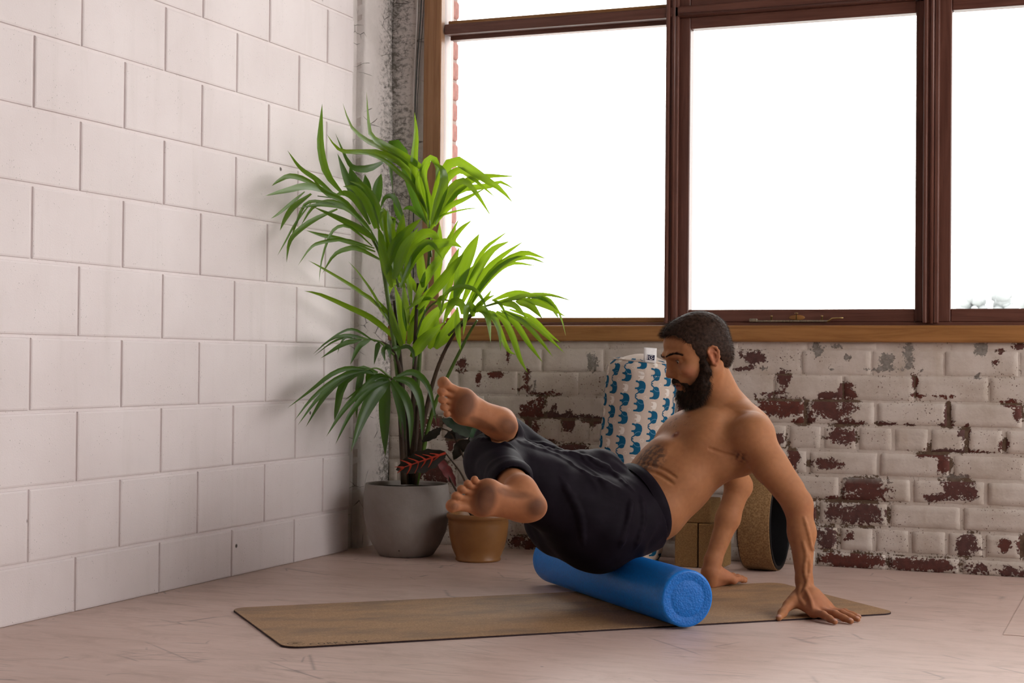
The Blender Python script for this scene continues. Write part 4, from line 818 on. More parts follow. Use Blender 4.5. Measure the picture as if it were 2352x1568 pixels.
# ================================================================ PERSON
# body space: a = forwards along the mat (towards the feet), b = the man's right, z = up
PM0 = np.array([1.667, -0.867, 0.0]); PF = np.array([-0.728, -0.686, 0.0]); PF /= np.linalg.norm(PF); PR = np.array([PF[1], -PF[0], 0.0])
def to_world(P): P = np.asarray(P, float); return PM0+P[..., :1]*PF+P[..., 1:2]*PR+P[..., 2:3]*np.array([0, 0, 1.0])
def to_body(Wp): d = np.asarray(Wp, float)-PM0; return np.stack([d@PF, d@PR, d[..., 2]], -1)
A3 = lambda *v: np.array(v, float)
def unit(v): v = np.asarray(v, float); return v/np.linalg.norm(v)
class SDF:
    def __init__(s): s.pr = []
    def add(s, fn, lo, hi, k=0.01, op='u'): s.pr.append((fn, np.array(lo, float), np.array(hi, float), k, op))
    def cone(s, a, b, ra, rb, k=0.01, op='u'):
        a, b = np.array(a, float), np.array(b, float); ab = b-a; l2 = max(ab@ab, 1e-12); r = max(ra, rb)
        def fn(P):
            q = P-a; t = np.clip((q@ab)/l2, 0, 1); q = q-t[:, None]*ab
            return np.sqrt((q*q).sum(1))-(ra+(rb-ra)*t)
        s.add(fn, np.minimum(a, b)-r, np.maximum(a, b)+r, k, op)
    def chain(s, pts, rad, k=0.01, op='u'):
        for i in range(len(pts)-1): s.cone(pts[i], pts[i+1], rad[i], rad[i+1], k, op)
    def ell(s, c, r, ax=None, k=0.01, op='u'):
        c = np.array(c, float); r = np.array(r, float); m = r.max(); E = np.eye(3) if ax is None else np.array(ax)
        def fn(P):
            q = (P-c)@E.T; k0 = np.sqrt(((q/r)**2).sum(1)); k1 = np.sqrt(((q/r**2)**2).sum(1))+1e-9
            return k0*(k0-1)/k1
        s.add(fn, c-m, c+m, k, op)
    def limb(s, a, b, r1, r2, axis, k=0.01, op='u'):   # elliptical tapering section; r = (along axis, across)
        a, b = np.array(a, float), np.array(b, float); ab = b-a; L = np.linalg.norm(ab); t_ = ab/L
        u = np.array(axis, float); u = unit(u-(u@t_)*t_); v = np.cross(t_, u); m = max(*r1, *r2); r1 = np.array(r1); r2 = np.array(r2)
        def fn(P):
            q = P-a; h = q@t_; t = np.clip(h/L, 0, 1); w = h-t*L; ru = r1[0]+(r2[0]-r1[0])*t; rv = r1[1]+(r2[1]-r1[1])*t; rm = np.minimum(ru, rv)
            x, y = q@u, q@v
            k0 = np.sqrt((x/ru)**2+(y/rv)**2+(w/rm)**2); k1 = np.sqrt((x/ru**2)**2+(y/rv**2)**2+(w/rm**2)**2)+1e-9
            return k0*(k0-1)/k1
        s.add(fn, np.minimum(a, b)-m, np.maximum(a, b)+m, k, op)
    @staticmethod
    def comb(d, e, k, op):
        if op == 'u': h = np.clip(0.5+0.5*(d-e)/k, 0, 1); return d+(e-d)*h-k*h*(1-h)
        if op == 's': h = np.clip(0.5-0.5*(d+e)/k, 0, 1); return d+(-e-d)*h+k*h*(1-h)
        if op == 'i': return np.maximum(d, e)
        if op == 'd': return d+e
    def ev(s, P, mg=0.04):
        P = np.asarray(P, float); D = np.full(len(P), 0.2)
        for fn, lo, hi, k, op in s.pr:
            m = ((P > lo-mg-k) & (P < hi+mg+k)).all(1)
            if m.any(): D[m] = s.comb(D[m], fn(P[m]), k, op)
        return D
    def evb(s, P, bl, bh):       # P (blocks, points, 3); bl, bh = block bounds
        D = np.full(P.shape[:2], 0.2)
        for fn, lo, hi, k, op in s.pr:
            m = np.flatnonzero(((bh > lo-1.6*k-0.008) & (bl < hi+1.6*k+0.008)).all(1))
            if len(m): Q = P[m]; D[m] = s.comb(D[m], fn(Q.reshape(-1, 3)).reshape(Q.shape[:2]), k, op)
        return D
    def mesh(s, h=0.0025, B=12):
        us = [p for p in s.pr if p[4] == 'u']; lo = np.min([p[1] for p in us], 0)-0.02; hi = np.max([p[2] for p in us], 0)+0.02
        n = np.ceil((hi-lo)/(h*B)).astype(int); g = np.stack(np.meshgrid(*[np.arange(k) for k in n], indexing='ij'), -1).reshape(-1, 3)
        d = s.ev(lo+(g+0.5)*h*B); g = g[np.abs(d) < h*B*1.25]
        loc = np.stack(np.meshgrid(*[np.arange(B+1)]*3, indexing='ij'), -1).reshape(-1, 3)
        N = n*B+2; cid = lambda c: (c[..., 0]*N[1]+c[..., 1])*N[2]+c[..., 2]
        ids = []; vs = []; edges = []
        for c0 in range(0, len(g), 220):
            gb = g[c0:c0+220]; I = (gb[:, None, :]*B+loc[None]); D = s.evb(lo+I*h, lo+gb*(B*h), lo+(gb+1)*(B*h)).reshape(len(gb), B+1, B+1, B+1); Sg = D < 0
            cnt = sum(Sg[:, i:i+B, j:j+B, l:l+B].astype(np.int8) for i in (0, 1) for j in (0, 1) for l in (0, 1))
            ci = np.argwhere((cnt > 0) & (cnt < 8)); 
            if len(ci):
                acc = np.zeros((len(ci), 3)); w = np.zeros(len(ci)); b_, x, y, z = ci.T
                for o1, o2 in [((i, j, 0), (i, j, 1)) for i in (0, 1) for j in (0, 1)]+[((i, 0, j), (i, 1, j)) for i in (0, 1) for j in (0, 1)]+[((0, i, j), (1, i, j)) for i in (0, 1) for j in (0, 1)]:
                    d1 = D[b_, x+o1[0], y+o1[1], z+o1[2]]; d2 = D[b_, x+o2[0], y+o2[1], z+o2[2]]; m = (d1 < 0) != (d2 < 0)
                    t = np.where(m, d1/np.where(m, d1-d2, 1), 0)[:, None]; p = np.array(o1)+t*(np.array(o2)-np.array(o1)); acc += p*m[:, None]; w += m
                cell = gb[b_]*B+ci[:, 1:]; vs.append(lo+(cell+acc/w[:, None])*h); ids.append(cid(cell+1))
            for axn in range(3):
                o = [0, 0, 0]; o[axn] = 1; S0 = Sg[:, :B, :B, :B]; S1 = Sg[:, o[0]:B+o[0], o[1]:B+o[1], o[2]:B+o[2]]; e = np.argwhere(S0 != S1)
                if len(e): edges.append((axn, gb[e[:, 0]]*B+e[:, 1:], S0[tuple(e.T)]))
        ids = np.concatenate(ids); vs = np.concatenate(vs); od = np.argsort(ids); ids = ids[od]; vs = vs[od]; F = []
        for axn, c, sg in edges:
            u, v = [(1, 2), (2, 0), (0, 1)][axn]; q = []
            for du, dv in ((0, 0), (-1, 0), (-1, -1), (0, -1)):
                cc = c+1; cc = cc.copy(); cc[:, u] += du; cc[:, v] += dv; k = cid(cc); i = np.clip(np.searchsorted(ids, k), 0, len(ids)-1); q.append(np.where(ids[i] == k, i, -1))
            q = np.stack(q, 1); q = np.where(sg[:, None], q, q[:, ::-1]); F.append(q[(q >= 0).all(1)])
        F = np.concatenate(F); used = np.unique(F); mp = np.full(len(vs), -1); mp[used] = np.arange(len(used)); return vs[used], mp[F]
    def grad(s, P, e=0.001):
        g = np.stack([s.ev(P+np.eye(3)[i]*e)-s.ev(P-np.eye(3)[i]*e) for i in range(3)], 1); return g/(np.linalg.norm(g, axis=1, keepdims=True)+1e-12)
    def casts(s, pix, t0=3.5, t1=5.4):
        """first surface points of the figure along lines of sight (body space); NaN where nothing is met"""
        o = to_body(CAM); d = np.array([to_body(CAM+ray(px, py))-o for px, py in pix]); L = np.linalg.norm(d, axis=1); t = np.full(len(d), t0); act = np.ones(len(d), bool); hit = np.zeros(len(d), bool)
        for _ in range(140):
            i = np.flatnonzero(act)
            if not len(i): break
            v = s.ev(o+d[i]*t[i, None]); hn = v < 0.0006; hit[i[hn]] = True; act[i[hn]] = False; k = i[~hn]; t[k] += np.clip(v[~hn], 0.0008, 0.05)*0.8/L[k]; act[k[t[k] > t1]] = False
        P = o+d*t[:, None]; P[~(hit | act)] = np.nan; return P
    def cast(s, px, py): return s.casts([(px, py)])[0]
def np_mesh(name, V, F, mats, parent, col=None, loc=None):
    me = bpy.data.meshes.new(name); me.vertices.add(len(V)); me.vertices.foreach_set('co', np.asarray(V, np.float32).ravel())
    me.loops.add(F.size); me.loops.foreach_set('vertex_index', F.astype(np.int32).ravel()); me.polygons.add(len(F))
    me.polygons.foreach_set('loop_start', np.arange(0, F.size, 4, dtype=np.int32)); me.update(calc_edges=True)
    me.polygons.foreach_set('use_smooth', np.ones(len(F), bool)); me.validate()
    if col is not None:
        at = me.color_attributes.new('tone', 'FLOAT_COLOR', 'POINT'); at.data.foreach_set('color', np.concatenate([col, np.ones((len(col), 1))], 1).astype(np.float32).ravel())
    for m in mats: me.materials.append(m)
    o = bpy.data.objects.new(name, me); return link(o, parent)

# ---- head frame
HO = A3(0.2035, 0.0, 0.7165); _yw, _pt = math.radians(8), math.radians(20)
_fh = A3(math.cos(_yw), math.sin(_yw), 0)
HX = math.cos(_pt)*_fh+A3(0, 0, -math.sin(_pt)); HZ = math.sin(_pt)*_fh+A3(0, 0, math.cos(_pt)); HY = np.cross(HZ, HX)   # HY = towards the man's left
if HY[1] > 0: HY = -HY
HAX = np.stack([HX, HY, HZ])
def hd(x, y, z): return HO+x*HX+y*HY+z*HZ
def to_head(P): return (P-HO)@HAX.T

BODY = SDF(); b_ = BODY
LAT = A3(0, 1, 0)
# torso
b_.limb((0.60, 0, 0.235), (0.49, 0, 0.245), (0.150, 0.100), (0.160, 0.112), LAT, 0.03)
b_.limb((0.49, 0, 0.245), (0.376, 0, 0.287), (0.160, 0.112), (0.140, 0.103), LAT, 0.03)
b_.limb((0.376, 0, 0.287), (0.306, 0, 0.356), (0.138, 0.100), (0.142, 0.104), LAT, 0.03)
b_.limb((0.306, 0, 0.356), (0.196, 0, 0.458), (0.142, 0.104), (0.156, 0.110), LAT, 0.03)
b_.limb((0.196, 0, 0.458), (0.120, 0, 0.522), (0.156, 0.110), (0.130, 0.078), LAT, 0.03)
nF = unit(A3(0.68, 0, 0.73)); nT = unit(A3(-0.73, 0, 0.68))
for s in (-1, 1):
    b_.ell((0.250, s*0.070, 0.492), (0.074, 0.068, 0.036), np.stack([nT, LAT, nF]), 0.03)          # pectoral
    b_.ell((0.150, s*0.112, 0.452), (0.100, 0.056, 0.054), np.stack([nT, LAT, nF]), 0.04)          # lat and ribs
    b_.cone((0.096, s*0.026, 0.558), (0.104, s*0.148, 0.514), 0.036, 0.034, 0.035)                 # trapezius
    b_.cone((0.172, s*0.016, 0.560), (0.118, s*0.150, 0.544), 0.008, 0.008, 0.014)                 # collar bone
    b_.cone((0.062, s*0.07, 0.505), (0.118, s*0.10, 0.425), 0.048, 0.045, 0.04)                        # shoulder blade
b_.limb((0.340, -0.02, 0.455), (0.415, -0.02, 0.375), (0.055, 0.020), (0.055, 0.016), LAT, 0.04)  # belly
# waist creases on the near side
# neck
b_.cone((0.120, 0, 0.572), hd(-0.010, 0, -0.045), 0.053, 0.051, 0.03)
b_.cone((0.135, 0, 0.570), hd(0.018, 0, -0.060), 0.048, 0.044, 0.03)
for s in (-1, 1): b_.cone(hd(-0.022, s*0.052, -0.030), (0.172, -s*0.018, 0.566), 0.013, 0.009, 0.014)
# left (near) arm
b_.ell((0.132, -0.174, 0.490), (0.060, 0.054, 0.062), None, 0.04)
b_.limb((0.134, -0.180, 0.486), (0.103, -0.216, 0.410), (0.050, 0.052), (0.045, 0.046), LAT, 0.03)
b_.limb((0.103, -0.216, 0.410), (0.046, -0.256, 0.316), (0.045, 0.046), (0.037, 0.038), LAT, 0.02)
b_.cone((0.098, -0.205, 0.44), (0.046, -0.250, 0.350), 0.032, 0.028, 0.025)
b_.ell((0.028, -0.262, 0.304), (0.029, 0.032, 0.034), None, 0.02)
b_.limb((0.034, -0.258, 0.300), (0.029, -0.270, 0.225), (0.038, 0.0385), (0.036, 0.0375), LAT, 0.02)
b_.limb((0.029, -0.270, 0.225), (0.033, -0.290, 0.095), (0.036, 0.0365), (0.024, 0.021), LAT, 0.02)
b_.limb((0.033, -0.290, 0.095), (0.036, -0.302, 0.070), (0.024, 0.021), (0.026, 0.024), LAT, 0.015)
# right (far) arm
b_.ell((0.075, 0.180, 0.495), (0.064, 0.055, 0.068), None, 0.04)
b_.limb((0.075, 0.188, 0.51), (-0.062, 0.252, 0.322), (0.052, 0.055), (0.036, 0.040), LAT, 0.03)
b_.ell((-0.078, 0.254, 0.312), (0.026, 0.028, 0.030), None, 0.02)
b_.limb((-0.058, 0.252, 0.310), (-0.022, 0.248, 0.215), (0.037, 0.039), (0.034, 0.036), LAT, 0.02)
b_.limb((-0.022, 0.248, 0.215), (0.034, 0.238, 0.090), (0.034, 0.036), (0.024, 0.026), LAT, 0.02)
b_.limb((0.034, 0.238, 0.090), (0.042, 0.236, 0.060), (0.024, 0.026), (0.028, 0.028), LAT, 0.015)
# hands
def finger(pts, r0, r1, k=0.006):
    n = len(pts); S = [np.array(p, float) for p in pts]; rr = [r0+(r1-r0)*i/(n-1) for i in range(n)]; rr[1] *= 0.96
    b_.chain(S, rr, k)
NAILS = []
def hand(wr, mcps, tips, thumb, zf):
    wr = np.array(wr, float)
    for i, (m, t) in enumerate(zip(mcps, tips)):
        m = np.array(m, float); t = np.array(t, float)
        b_.cone(wr+0.35*(m-wr)*A3(1, 1, 0.2), m, 0.0145, 0.0118, 0.016); b_.cone(wr, wr+0.5*(m-wr), 0.019, 0.015, 0.016)
        p1 = m+(t-m)*0.46+A3(0, 0, 0.0055); p2 = m+(t-m)*0.75+A3(0, 0, 0.002)
        sc = (1.0, 1.02, 0.98, 0.86)[i]; finger([m, p1, p2, t], 0.0112*sc, 0.0078*sc); NAILS.append((t, unit(t-m), 0.0062*sc))
    mm = np.mean(np.array(mcps), 0); ac_ = np.array(mcps[0], float)-np.array(mcps[3], float); b_.limb(wr+A3(0, 0, -0.012), wr*0.25+mm*0.75+A3(0, 0, 0.004), (0.028, 0.021), (0.040, 0.0125), ac_, 0.014); b_.cone(wr+A3(0, 0, -0.03), mm-A3(0, 0, 0.004), 0.022, 0.014, 0.014)
    th = [np.array(p, float) for p in thumb]; b_.chain(th, [0.020, 0.0135, 0.0115, 0.0088], 0.009); b_.cone(th[1]*0.7+wr*0.3, mcps[0], 0.012, 0.010, 0.016); NAILS.append((th[-1], unit(th[-1]-th[-2]), 0.0075))
MF = 0.0
hand((0.036, -0.305, 0.062), [(0.056, -0.378, 0.020), (0.030, -0.380, 0.022), (0.004, -0.372, 0.020), (-0.020, -0.356, 0.017)],
     [(0.047, -0.470, 0.0085), (0.000, -0.474, 0.0085), (-0.036, -0.452, 0.0085), (-0.064, -0.416, 0.0085)], [(0.060, -0.300, 0.052), (0.103, -0.323, 0.034), (0.137, -0.350, 0.0185), (0.160, -0.370, 0.0098)], 0)
ZM = 0.0058
hand((0.042, 0.240, 0.052), [(-0.018, 0.298, 0.020+ZM), (-0.034, 0.282, 0.022+ZM), (-0.042, 0.261, 0.020+ZM), (-0.040, 0.239, 0.018+ZM)],
     [(-0.103, 0.362, 0.0085+ZM), (-0.124, 0.345, 0.0085+ZM), (-0.124, 0.317, 0.0085+ZM), (-0.104, 0.281, 0.0085+ZM)], [(0.040, 0.265, 0.048), (0.022, 0.305, 0.034), (-0.002, 0.342, 0.023), (-0.020, 0.370, 0.0155)], 0)
# legs
HIPL, KNL, ANL = A3(0.55, -0.095, 0.255), A3(0.893, -0.105, 0.420), A3(0.938, -0.425, 0.372)
HIPR, KNR, ANR = A3(0.53, 0.095, 0.265), A3(0.735, 0.235, 0.452), A3(0.902, -0.185, 0.532)
b_.cone(HIPL, KNL, 0.090, 0.056, 0.03); b_.cone(KNL, KNL+0.3*(ANL-KNL), 0.056, 0.052, 0.02); b_.cone(KNL+0.3*(ANL-KNL), ANL, 0.052, 0.034, 0.02)
b_.cone(HIPR, KNR, 0.090, 0.056, 0.03); b_.cone(KNR, KNR+0.3*(ANR-KNR), 0.056, 0.050, 0.02); b_.cone(KNR+0.3*(ANR-KNR), ANR, 0.050, 0.034, 0.02)
FEET = []
def foot(heel, xdir, med, ank, L=0.258):
    """heel = back of the heel on the sole; xdir towards the toes; med = towards the big toe side"""
    heel = np.array(heel, float); X = unit(xdir); Y = np.array(med, float); Y = unit(Y-(Y@X)*X); Z = np.cross(X, Y)
    if Z[1] < 0: Z = -Z         # dorsum points away from the sole (towards the man's right, both soles face his left)
    f = lambda x, y, z: heel+L*x*X+L*y*Y+L*z*Z
    E = np.stack([X, Y, Z]); S = L
    b_.ell(f(0.118, -0.008, 0.128), (0.118*S, 0.118*S, 0.128*S), E, 0.02)                                     # heel
    b_.limb(f(0.14, -0.012, 0.125), f(0.46, -0.045, 0.135), (0.105*S, 0.120*S), (0.115*S, 0.110*S), Y, 0.03)   # lateral mid foot
    b_.limb(f(0.18, 0.03, 0.22), f(0.60, 0.035, 0.150), (0.085*S, 0.13*S), (0.115*S, 0.090*S), Y, 0.04)       # instep
    b_.ell(f(0.665, 0.075, 0.090), (0.105*S, 0.085*S, 0.088*S), E, 0.03); b_.ell(f(0.640, -0.020, 0.085), (0.095*S, 0.085*S, 0.075*S), E, 0.03); b_.ell(f(0.600, -0.118, 0.078), (0.092*S, 0.074*S, 0.070*S), E, 0.03)
    b_.cone(f(0.20, 0.0, 0.22), ank, 0.125*S, 0.034, 0.03); b_.cone(f(0.06, -0.005, 0.14), ank-0.0*X, 0.065*S, 0.026, 0.03)
    b_.ell(np.array(ank)+Y*0.024, (0.014, 0.012, 0.015), E, 0.012); b_.ell(np.array(ank)-Y*0.026, (0.015, 0.013, 0.016), E, 0.012)
    tb = [(0.745, 0.098), (0.760, 0.030), (0.735, -0.030), (0.705, -0.082), (0.665, -0.128)]; tt = [(0.925, 0.108), (0.912, 0.016), (0.872, -0.056), (0.820, -0.116), (0.758, -0.164)]; tr = [0.066, 0.0445, 0.0415, 0.0395, 0.0375]
    for i in range(5):
        p0 = f(*tb[i], 0.085); p1 = f(tb[i][0]*0.45+tt[i][0]*0.55, tb[i][1]*0.45+tt[i][1]*0.55, 0.088 if i else 0.075); p2 = f(*tt[i], 0.060 if i else 0.070); r = tr[i]*S
        b_.cone(p0, p1, r*0.74, r*0.60, 0.007); b_.cone(p1, p2, r*0.60, r*1.0, 0.0022)
    FEET.append((heel, E, L))
foot((0.890, -0.487, 0.330), A3(0.984, 0, 0.175), A3(0.175, 0, -0.98), ANL, 0.262)
foot((0.884, -0.262, 0.517), A3(0.905, 0, 0.425), A3(-0.425, 0, 0.905), ANR, 0.252)
# head
E = HAX
b_.ell(hd(0.000, 0, 0.046), (0.094, 0.073, 0.079), E, 0.02); b_.ell(hd(0.046, 0, 0.056), (0.051, 0.060, 0.050), E, 0.02); b_.ell(hd(0.042, 0, -0.020), (0.054, 0.056, 0.070), E, 0.02)
b_.cone(hd(0.097, -0.024, 0.038), hd(0.097, 0.024, 0.038), 0.0095, 0.0095, 0.014)
for s in (-1, 1):
    b_.cone(hd(0.097, s*0.022, 0.038), hd(0.083, s*0.046, 0.034), 0.0095, 0.0085, 0.012); b_.ell(hd(0.066, s*0.045, -0.012), (0.024, 0.018, 0.018), E, 0.02)
    b_.cone(hd(0.002, s*0.055, -0.040), hd(0.072, s*0.020, -0.086), 0.020, 0.018, 0.03); b_.ell(hd(0.030, s*0.055, 0.030), (0.04, 0.014, 0.04), E, 0.02)
b_.ell(hd(0.083, 0, -0.044), (0.022, 0.030, 0.024), E, 0.018); b_.ell(hd(0.082, 0, -0.086), (0.021, 0.024, 0.020), E, 0.02)
for s in (-1, 1): b_.ell(hd(0.107, s*0.034, 0.015), (0.018, 0.017, 0.0125), E, 0.010, 's')
for s in (-1, 1): b_.ell(hd(0.0775, s*0.0335, 0.0165), (0.0135, 0.0165, 0.0125), E, 0.003)
for s in (-1, 1): b_.ell(hd(0.0950, s*0.0345, 0.0150), (0.0120, 0.0140, 0.0042), E, 0.0015, 's')
b_.cone(hd(0.088, 0, 0.022), hd(0.098, 0, -0.018), 0.010, 0.0135, 0.012); b_.cone(hd(0.099, 0, 0.028), hd(0.112, 0, -0.010), 0.0068, 0.0078, 0.010); b_.ell(hd(0.1135, 0, -0.0165), (0.0098, 0.0098, 0.0085), E, 0.008)
for s in (-1, 1): b_.ell(hd(0.1025, s*0.0118, -0.0205), (0.0095, 0.0068, 0.0072), E, 0.006); b_.ell(hd(0.104, s*0.006, -0.0285), (0.0045, 0.0032, 0.003), E, 0.002, 's')
b_.ell(hd(0.0975, 0, -0.0485), (0.0085, 0.022, 0.0050), E, 0.006); b_.ell(hd(0.0955, 0, -0.0595), (0.0090, 0.019, 0.0060), E, 0.006); b_.ell(hd(0.106, 0, -0.0540), (0.010, 0.023, 0.0014), E, 0.003, 's')
for s in (-1, 1):   # ears
    ea = [(0.012, 0.004), (0.013, 0.020), (0.006, 0.029), (-0.008, 0.031), (-0.018, 0.024), (-0.021, 0.010), (-0.017, -0.008), (-0.009, -0.022), (0.001, -0.028), (0.008, -0.022), (0.010, -0.010)]
    ea = [(x*0.84-0.006, z*0.86) for x, z in ea]; pt = [hd(x, s*(0.0735+max(0, -x-0.006)*0.35+0.002), z) for x, z in ea]
    b_.ell(hd(-0.009, s*0.0725, 0.002), (0.0145, 0.008, 0.0235), E, 0.006); b_.chain(pt, [0.0030, 0.0034, 0.0036, 0.0038, 0.0038, 0.0038, 0.0038, 0.0044, 0.0055, 0.0045, 0.003], 0.003)
    b_.ell(hd(-0.008, s*0.0850, 0.001), (0.0082, 0.010, 0.0115), E, 0.003, 's'); b_.ell(hd(-0.010, s*0.087, 0.0155), (0.008, 0.010, 0.0052), E, 0.003, 's')
    b_.chain([hd(-0.004, s*0.076, 0.012), hd(-0.014, s*0.079, 0.010), hd(-0.017, s*0.080, 0.0), hd(-0.012, s*0.079, -0.010)], [0.0020, 0.0024, 0.0024, 0.002], 0.003); b_.ell(hd(0.003, s*0.0765, -0.001), (0.004, 0.005, 0.006), E, 0.004)

# surface details found along lines of sight from the figure itself: veins, creases
def traces(sdf, L, n=10):
    pix = [spline([(x, y, 0) for x, y in pp], n)[:, :2] for pp, _ in L]; P = sdf.casts(np.concatenate(pix)).reshape(len(L), n, 3)
    return [([p for p in P[i] if np.isfinite(p).all()], L[i][1]) for i in range(len(L))]
VE = [([(1848, 1190), (1858, 1225), (1864, 1255), (1868, 1262)], 0.0020), ([(1845, 1245), (1852, 1275), (1848, 1310), (1856, 1345)], 0.0020), ([(1858, 1275), (1860, 1310), (1852, 1345), (1838, 1372)], 0.0019), ([(1838, 1345), (1836, 1370), (1846, 1388)], 0.0018), ([(1850, 1352), (1862, 1378), (1866, 1395)], 0.0018)]
CR = [([(1470, 1078), (1510, 1088), (1545, 1110)], 0.0030), ([(1478, 1064), (1520, 1076), (1552, 1096)], 0.0024), ([(1630, 1030), (1665, 1042), (1690, 1048)], 0.0026)]
TT = traces(b_, VE+CR)
for i, (t, r) in enumerate(TT):
    if len(t) < 3: continue
    if i < len(VE): b_.chain(t, [r*0.45]+[r*0.62]*(len(t)-2)+[r*0.3], 0.009)
    else: b_.chain(t, [r]*len(t), 0.006, 's')
NIP = b_.cast(1551, 998)
b_.ell(NIP, (0.0045, 0.0045, 0.0045), None, 0.004)
# ---- skin mesh and tone
V, Fq = b_.mesh(0.0026)
h = to_head(V); col = np.tile(A3(0.39, 0.168, 0.074), (len(V), 1))
def blend(m, c):
    global col
    m = np.clip(m, 0, 1)[:, None]; col = col*(1-m)+np.array(c)*m
def near(c, r, soft=0.5): d = np.linalg.norm(V-np.array(c), axis=1)/r; return np.clip((1-d)/soft, 0, 1)
inh = (np.abs(h[:, 0]) < 0.13) & (np.abs(h[:, 1]) < 0.1) & (np.abs(h[:, 2]) < 0.14)
hb = lambda cx, cy, cz, rx, ry, rz, soft=0.6: np.where(inh, np.clip((1-np.sqrt(((h[:, 0]-cx)/rx)**2+((np.abs(h[:, 1])-cy)/ry)**2+((h[:, 2]-cz)/rz)**2))/soft, 0, 1), 0)
blend(hb(0.07, 0.05, -0.02, 0.03, 0.03, 0.03)*0.55, (0.42, 0.155, 0.095)); blend(hb(0.113, 0.0, -0.016, 0.02, 0.018, 0.02)*0.5, (0.44, 0.16, 0.10)); blend(hb(-0.005, 0.08, 0.0, 0.03, 0.02, 0.04)*0.6, (0.50, 0.17, 0.10))
blend(hb(0.099, 0.0, -0.054, 0.02, 0.026, 0.0125, 0.3), (0.32, 0.115, 0.085))
blend(hb(0.090, 0.034, 0.0130, 0.03, 0.022, 0.016, 0.8)*0.6, (0.22, 0.095, 0.055))
blend(hb(0.0905, 0.0345, 0.0195, 0.014, 0.0150, 0.0030, 0.5)*0.9, (0.035, 0.018, 0.012))
blend(hb(0.062, 0.05, -0.075, 0.05, 0.05, 0.045)*0.8, (0.05, 0.028, 0.018)); blend(hb(0.02, 0.065, -0.02, 0.02, 0.02, 0.05)*0.7, (0.06, 0.033, 0.02))
blend(near(NIP, 0.016, 0.4)*0.85, (0.24, 0.085, 0.055))
rs = np.random.RandomState(3)
def vnoise(P, s, seed):     # cheap smooth value noise
    q = P*s; i = np.floor(q).astype(np.int64); f = q-i; f = f*f*(3-2*f); r = 0
    for dx in (0, 1):
        for dy in (0, 1):
            for dz in (0, 1):
                hh = ((i[:, 0]+dx)*374761393+(i[:, 1]+dy)*668265263+(i[:, 2]+dz)*2147483647+seed*974711) & 0xffffffff; hh = (hh ^ (hh >> 13))*1274126177 & 0xffffffff
                v = ((hh ^ (hh >> 16)) & 0xffff)/65535.0; r = r+v*(f[:, 0] if dx else 1-f[:, 0])*(f[:, 1] if dy else 1-f[:, 1])*(f[:, 2] if dz else 1-f[:, 2])
    return r
n1 = vnoise(V, 38, 1); n2 = vnoise(V, 140, 2)
blend((n1-0.45)*0.5, (0.31, 0.110, 0.050))
tat = b_.cast(1492, 1048)       # inked drawing on the belly
if np.isfinite(tat).all():
    d = V-tat; u = d@nT; w = d@LAT; tm_ = np.clip(1.15-np.sqrt((u/0.048)**2+(d[:, 1]/0.055)**2+((d@nF)/0.05)**2), 0, 1); blend(np.clip(tm_*3, 0, 1)*np.clip((np.sin(u*260+n2*7)+np.sin(w*300+n1*9)+0.6), 0, 1)*0.62+np.clip(tm_*2, 0, 1)*0.18, (0.075, 0.05, 0.042))
blend(np.clip((n2-0.62)*5, 0, 1)*near((0.285, 0.0, 0.53), 0.10, 0.8)*0.5, (0.10, 0.055, 0.035))
pit = b_.cast(1700, 1050)
if np.isfinite(pit).all(): blend(near(pit, 0.035, 0.8)*np.clip((n2-0.3)*2.2, 0, 1)*0.85, (0.06, 0.033, 0.02))
for c, rr in ((A3(0.03, -0.26, 0.29), 0.05), (A3(0.03, -0.40, 0.03), 0.12), (A3(-0.02, 0.25, 0.03), 0.12)): blend(near(c, rr, 0.7)*0.45, (0.44, 0.17, 0.10))
for heel, Ef, L in FEET:
    q = ((V-heel)@Ef.T)/L; sole = (q[:, 0] > -0.1) & (q[:, 0] < 1.1) & (np.abs(q[:, 1]) < 0.3) & (q[:, 2] < 0.35) & (q[:, 2] > -0.1); under = np.where(sole, np.clip((0.085-q[:, 2])/0.05, 0, 1), 0)
    blend(np.where(sole, 0.5, 0), (0.40, 0.155, 0.075))
    el = lambda cx, cy, rx, ry: np.clip((1.25-np.sqrt(((q[:, 0]-cx)/rx)**2+((q[:, 1]-cy)/ry)**2))*1.6, 0, 1)
    dirt = np.maximum.reduce([el(0.64, -0.005, 0.115, 0.18), el(0.11, -0.005, 0.125, 0.10)*0.85, el(0.38, -0.10, 0.22, 0.045)*0.7, el(0.92, 0.11, 0.045, 0.035)*0.6, el(0.90, 0.035, 0.03, 0.025)*0.5, el(0.86, -0.04, 0.03, 0.025)*0.5, el(0.81, -0.10, 0.03, 0.025)*0.5])
    blend(under*dirt*(0.86+0.4*(n1-0.5)), (0.095, 0.038, 0.020))
for t, d, r in NAILS:
    blend(np.clip((1-np.linalg.norm((V-(t+d*0.002+A3(0, 0, 0.006)))/A3(0.0085, 0.0085, 0.004), axis=1))*3, 0, 1)*0.7, (0.62, 0.36, 0.29))
col *= (0.94+0.12*(n2[:, None]-0.5)*2*0.5)
def mat_skin():
    t = NT('skin'); c = t.attr('tone', out='Color'); o = t.co('Object'); n = t.noise(o, 420, 3, 0.6); v = t.voro(o, 700)
    t.bump(t.math('ADD', n, t.math('MULTIPLY', v, 0.6)), 0.0005, 0.35)
    return t.fin(c, t.ramp(t.noise(o, 30, 3), (0.3, 0.56), (0.7, 0.66)), 0.18, Subsurface_Weight=0.12, Subsurface_Radius=(0.010, 0.004, 0.002), Subsurface_Scale=0.6)
M_SKIN = mat_skin()
PROOT = to_world(A3(0.52, 0.0, 0.0)); person = empty('person', tuple(PROOT)); tag(person, 'bearded bare-chested man in dark rolled-up trousers leaning back on his hands over the roller', 'person')
